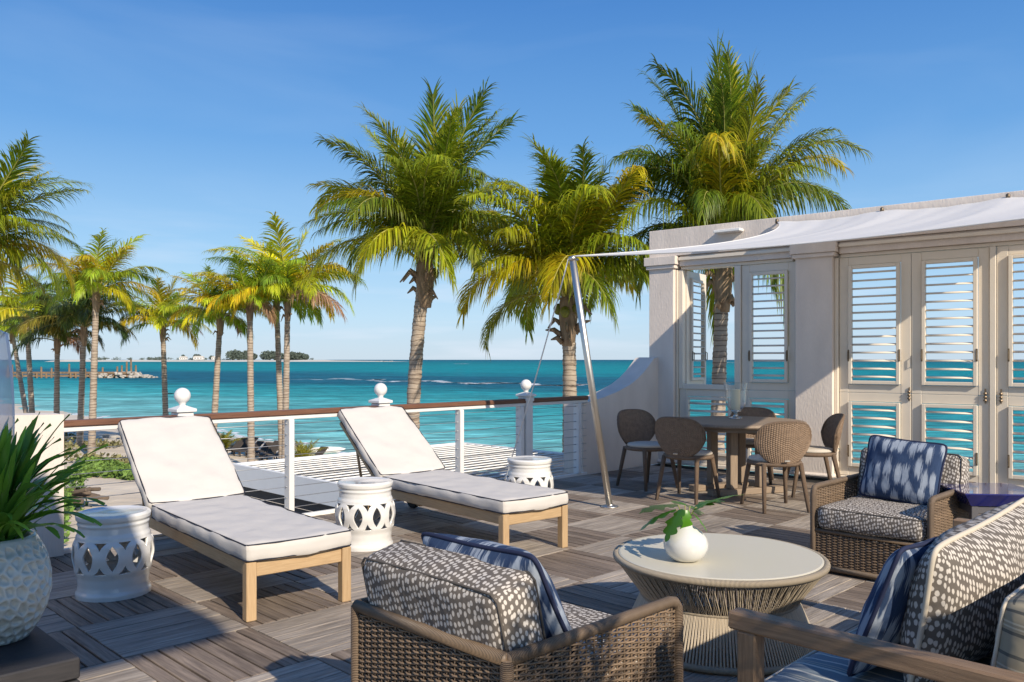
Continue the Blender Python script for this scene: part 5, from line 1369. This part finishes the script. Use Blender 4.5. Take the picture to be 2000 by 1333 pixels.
def dining_meshes():
    out={}
    # woven oval shell back
    b=MB(); NC,NR=210,110
    def shell(inner):
        def f(a,c):
            X=a*2-1; zt=.60+.195*max(0,1-abs(X)**3.0)**.45; zb=.425+.175*abs(X)**4.5
            if zt<zb: zt=zb
            z=zb+(zt-zb)*c
            q_=min(1,max(0,(z-.42)/.22)); hw=.265*(.66+.34*q_*(2-q_))     # narrower at the bottom
            phi=X*1.02; rad_=.262+(.0052*abs(math.sin(X*44)))*(1 if not inner else -1)+(.0024*math.sin(c*math.pi*40+(math.pi if int(abs(X*44/math.pi))%2 else 0)))*(1 if not inner else -1)
            rad_-= (.016 if inner else 0)
            k=hw/.252
            x=rad_*math.sin(phi)*k*1.12; y=-rad_*math.cos(phi)*.80-.02-.20*(z-.43)
            return (x,y,z)
        return f
    b.grid(shell(False),NC,NR); k=len(b.f); b.grid(shell(True),NC,NR); b.f[k:]=[f[::-1] for f in b.f[k:]]
    out['back']=b.mesh('backrest',M['chair_wicker'],True)
    b=MB(); f=shell(False); g=shell(True)
    rim=[tuple((Vector(f(i/60,1))+Vector(g(i/60,1)))/2) for i in range(61)]+[tuple((Vector(f(1,1-i/8))+Vector(g(1,1-i/8)))/2) for i in range(1,9)]+[tuple((Vector(f(1-i/60,0))+Vector(g(1-i/60,0)))/2) for i in range(1,60)]+[tuple((Vector(f(0,i/8))+Vector(g(0,i/8)))/2) for i in range(0,8)]
    # drop duplicates
    rr=[rim[0]]
    for p in rim[1:]:
        if (Vector(p)-Vector(rr[-1])).length>.004: rr.append(p)
    b.tube(rr,.0115,8,closed=True); out['rim']=b.mesh('backrest_rim',M['chair_wrap'],True)
    b=MB(); n=40; b.tube([(.225*math.cos(2*math.pi*k/n),.215*math.sin(2*math.pi*k/n)+.0,.415) for k in range(n)],.020,8,closed=True); b.lathe([(.215,.425),(.001,.425)],32); out['seat']=b.mesh('seat_frame',M['chair_wrap'],True)
    b=MB(); b.lathe([(.001,.428),(.20,.428),(.222,.436),(.226,.448),(.215,.462),(.17,.470),(.001,.474)],40); b.v=[(x,y*.97+.01,z) for x,y,z in b.v]; out['pad']=b.mesh('seat_pad',M['seat_pad'],True)
    for nm,(x0,y0,x1,y1) in {'fl':(-.17,.15,-.215,.225),'fr':(.17,.15,.215,.225),'bl':(-.17,-.165,-.205,-.255),'br':(.17,-.165,.205,-.255)}.items():
        b=MB(); b.tube([(x0,y0,.42),((x0*2+x1)/3,(y0*2+y1)/3,.28),(x1,y1,.0)],[.0225,.021,.0165],10); out[nm]=b.mesh('leg',M['chair_wrap'],True)
    b=MB(); b.box((0,-.265,.455),(.05,.005,.014),.001); out['tagp']=b.mesh('metal_tag',M['silver'],False)
    return out
DM=dining_meshes()
def dchair(label,x,y,fx,fy,s=1.0):
    rz=math.atan2(fy,fx)-math.pi/2
    t=thing('dining_chair',label,'chair',(x,y,0),rz,'rattan dining chairs around the table')
    for k,me in DM.items(): link(me.name.split('.')[0],me,t)
    return t
dchair('dark rattan dining chair in shade by the swept wall, left of the table',1.43,8.76,.52,-.87)
dchair('rattan dining chair seen from behind at the front left of the table',1.70,8.02,.62,.78)
dchair('rattan dining chair with its back to the camera at the front right of the table',2.37,7.52,-.12,.99)
dchair('rattan dining chair beyond the table behind the candle glass',2.62,9.10,-.35,-.94)
dchair('rattan dining chair on the right side of the table beside the stone column',2.98,8.28,-1,.12)
HL=at(1437,818,.724)
hu=thing('hurricane_lamp','clear glass hurricane candle holder with silver foot on the dining table','candle holder',(HL.x,HL.y,.7245))
b=MB(); b.lathe([(.001,0),(.070,0),(.074,.006),(.06,.014),(.030,.024),(.022,.04),(.028,.055),(.05,.07),(.055,.085),(.001,.088)],36); b.build('foot',M['silver'],hu,smooth=True)
b=MB(); b.lathe([(.035,.078),(.07,.098),(.098,.135),(.108,.19),(.108,.25),(.112,.31),(.124,.375)],48); b.build('glass_shade',M['glass'],hu,smooth=True)
b=MB(); b.tube([(.124*math.cos(2*math.pi*k/48),.124*math.sin(2*math.pi*k/48),.375) for k in range(48)],.003,6,closed=True); b.build('glass_rim',M['glass'],hu,smooth=True)
cdl=thing('candle','thick ivory pillar candle inside the glass on the dining table','candle',(HL.x,HL.y,.8135))
b=MB(); b.lathe([(.001,0),(.046,0),(.046,.215),(.040,.221),(.001,.214)],36); b.build('wax',M['candle'],cdl,smooth=False)
b=MB(); b.tube([(0,0,.21),(.002,0,.232)],.002,5); b.build('wick',M['wheel'],cdl)

# ---------------- teak sofa at the right ----------------
SO=Vector((.655,2.43,0)); SM=Matrix.Translation(SO)@Matrix.Rotation(R(45),4,'Z')
sf=thing('teak_sofa','weathered teak sofa with striped and spotted cushions in the right foreground','sofa',SO,R(45))
# local x = along the seat (u), local -y = towards the back
SL=2.05; SD=.86
def sb(name,c,size,m=M['dark_teak'],bev=.006): b=MB(); b.box(c,size,bev); return b.build(name,m,sf)
for x in (.03,SL-.03):
    sb('leg',(x,-.03,.275),(.06,.06,.55)); sb('leg',(x,-SD+.03,.275),(.06,.06,.55)); sb('arm_rail',(x,-SD/2-.001,.575),(.062,SD+.06,.052)); sb('side_rail',(x,-SD/2,.225),(.045,SD-.12,.07))
sb('front_rail',(SL/2,-.035,.225),(SL-.12,.045,.07)); sb('back_rail',(SL/2,-SD+.03,.225),(SL-.12,.045,.07)); sb('back_rail',(SL/2,-SD+.03,.53),(SL-.12,.045,.06))
for k in range(14): sb('back_slat',(.14+k*(SL-.28)/13,-SD+.03,.38),(.04,.02,.235),bev=.003)
for k in range(7): sb('seat_slat',(SL/2,-.11-k*.105,.245),(SL-.12,.07,.018),bev=.003)
for k,(x0,x1) in enumerate(((.075,1.02),(1.03,1.975))):
    w_=x1-x0; b=cushion(w_,SD-.10,.12,puff=.14,edge=.04,seed=8+k); b.v=[(x,-z,y) for x,y,z in b.v]; b.uv=[[(q[1],q[0]*1.0) for q in u_] for u_ in b.uv]
    o=b.build('seat_cushion',M['stripe_blue'],sf,smooth=True); o.location=((x0+x1)/2,-.0,.312)
    for sy in (-1,1):
        q=MB(); q.tube([(x,-z,y) for x,y,z in piping_pts(w_,SD-.10,.12,sy,.14,.04)],.005,6,closed=True); q.build('piping',M['cream_piping'],o,smooth=True)
    b=cushion(w_-.02,.36,.15,puff=.14,edge=.045,seed=12+k)
    o=b.build('back_cushion',M['stripe_tan'],sf,smooth=True); place(o,((x0+x1)/2+(.09 if k==0 else 0),-SD+.20,.375),(R(8),0,0))
    for sy in (-1,1):
        q=MB(); q.tube(piping_pts(w_-.02,.36,.15,sy,.14,.045),.005,6,closed=True); q.build('piping',M['cream_piping'],o,smooth=True)
def spotted(label,lx,ly,lz,rx,ry,w_,h_,seed):
    b,rim=pillow(w_,h_,.26,seed)
    o=b.build('spotted_cushion',M['spots'],None,smooth=True); o.matrix_world=SM@Matrix.Translation((lx,ly,lz))@Matrix.Rotation(rx,4,'X')@Matrix.Rotation(ry,4,'Y')
    q=MB(); q.tube(rim,.0085,8,closed=True); q.build('piping',M['cream_piping'],o,smooth=True)
    tag(o,label,'cushion')
spotted('large spotted cushion with cream piping propped on the teak sofa, right foreground',.80,-.37,.375,R(10),R(-2),1.02,.47,21)
free_pillow('dark blue ikat pillow leaning against the spotted cushion on the sofa',.50,.44,.14,4,SM@Matrix.Translation((.52,-.20,.375))@Matrix.Rotation(R(20),4,'X')@Matrix.Rotation(R(3),4,'Y'),I4)

# ---------------- blue glazed side table ----------------
st=thing('side_table','small cobalt glazed side table with flared top beside the far armchair','side table',(2.67,4.90,0),R(-6))
b=MB()
vs=[]
for (i_,z) in ((.0,.552),(.0,.545),(.055,.470)):
    vs+=[(i_,i_,z),(.46-i_,i_,z),(.46-i_,.46-i_,z),(i_,.46-i_,z)]
fs=[(0,1,2,3),(11,10,9,8)]
for r_ in (0,1):
    for k in range(4): fs.append((r_*4+(k+1)%4,r_*4+k,r_*4+4+k,r_*4+4+(k+1)%4))
b.add(vs,fs); b.build('top',M['blue_glaze'],st)
for (x,y) in ((.08,.08),(.38,.08),(.08,.38),(.38,.38)):
    b=MB(); b.box((x,y,.235),(.04,.04,.468),.003); b.build('leg',M['grey_metal'],st)
b=MB(); b.box((.23,.23,.445),(.33,.33,.048),.004); b.build('apron',M['grey_metal'],st)
b=MB(); b.box((.23,.23,.12),(.26,.26,.22),.02); b.build('lower_block',M['blue_glaze'],st)
for x,y,sx_,sy_ in ((.23,.08,.26,.03),(.23,.38,.26,.03),(.08,.23,.03,.26),(.38,.23,.03,.26)):
    b=MB(); b.box((x,y,.245),(sx_,sy_,.03),.003); b.build('stretcher',M['grey_metal'],st)

# ---------------- potted palm out of frame on the right, throws the leafy shadows ----------------
pp=thing('potted_palm','tall potted palm standing out of frame behind the sofa','potted palm',(1.52,.42,0))
b=MB(); b.lathe([(.001,0),(.17,0),(.2,.03),(.23,.4),(.24,.42),(.21,.42),(.2,.38),(.001,.37)],32); b.build('pot',M['pot'],pp,smooth=True)
b=MB(); b.tube([(0,0,.3),(0,0,1.35)],[.04,.025],8); b.build('trunk',M['fibre'],pp,smooth=True)
rnd=random.Random(77)
for k in range(11):
    o=link('frond',far_FR[(rnd.choice((0,1,1,2,3)),k%2)],pp,(0,0,1.3)); s=.25*rnd.uniform(.8,1.15); o.scale=(s,s,s); o.rotation_euler[2]=k*2.4; o.color=(.05,.12,.02,1)
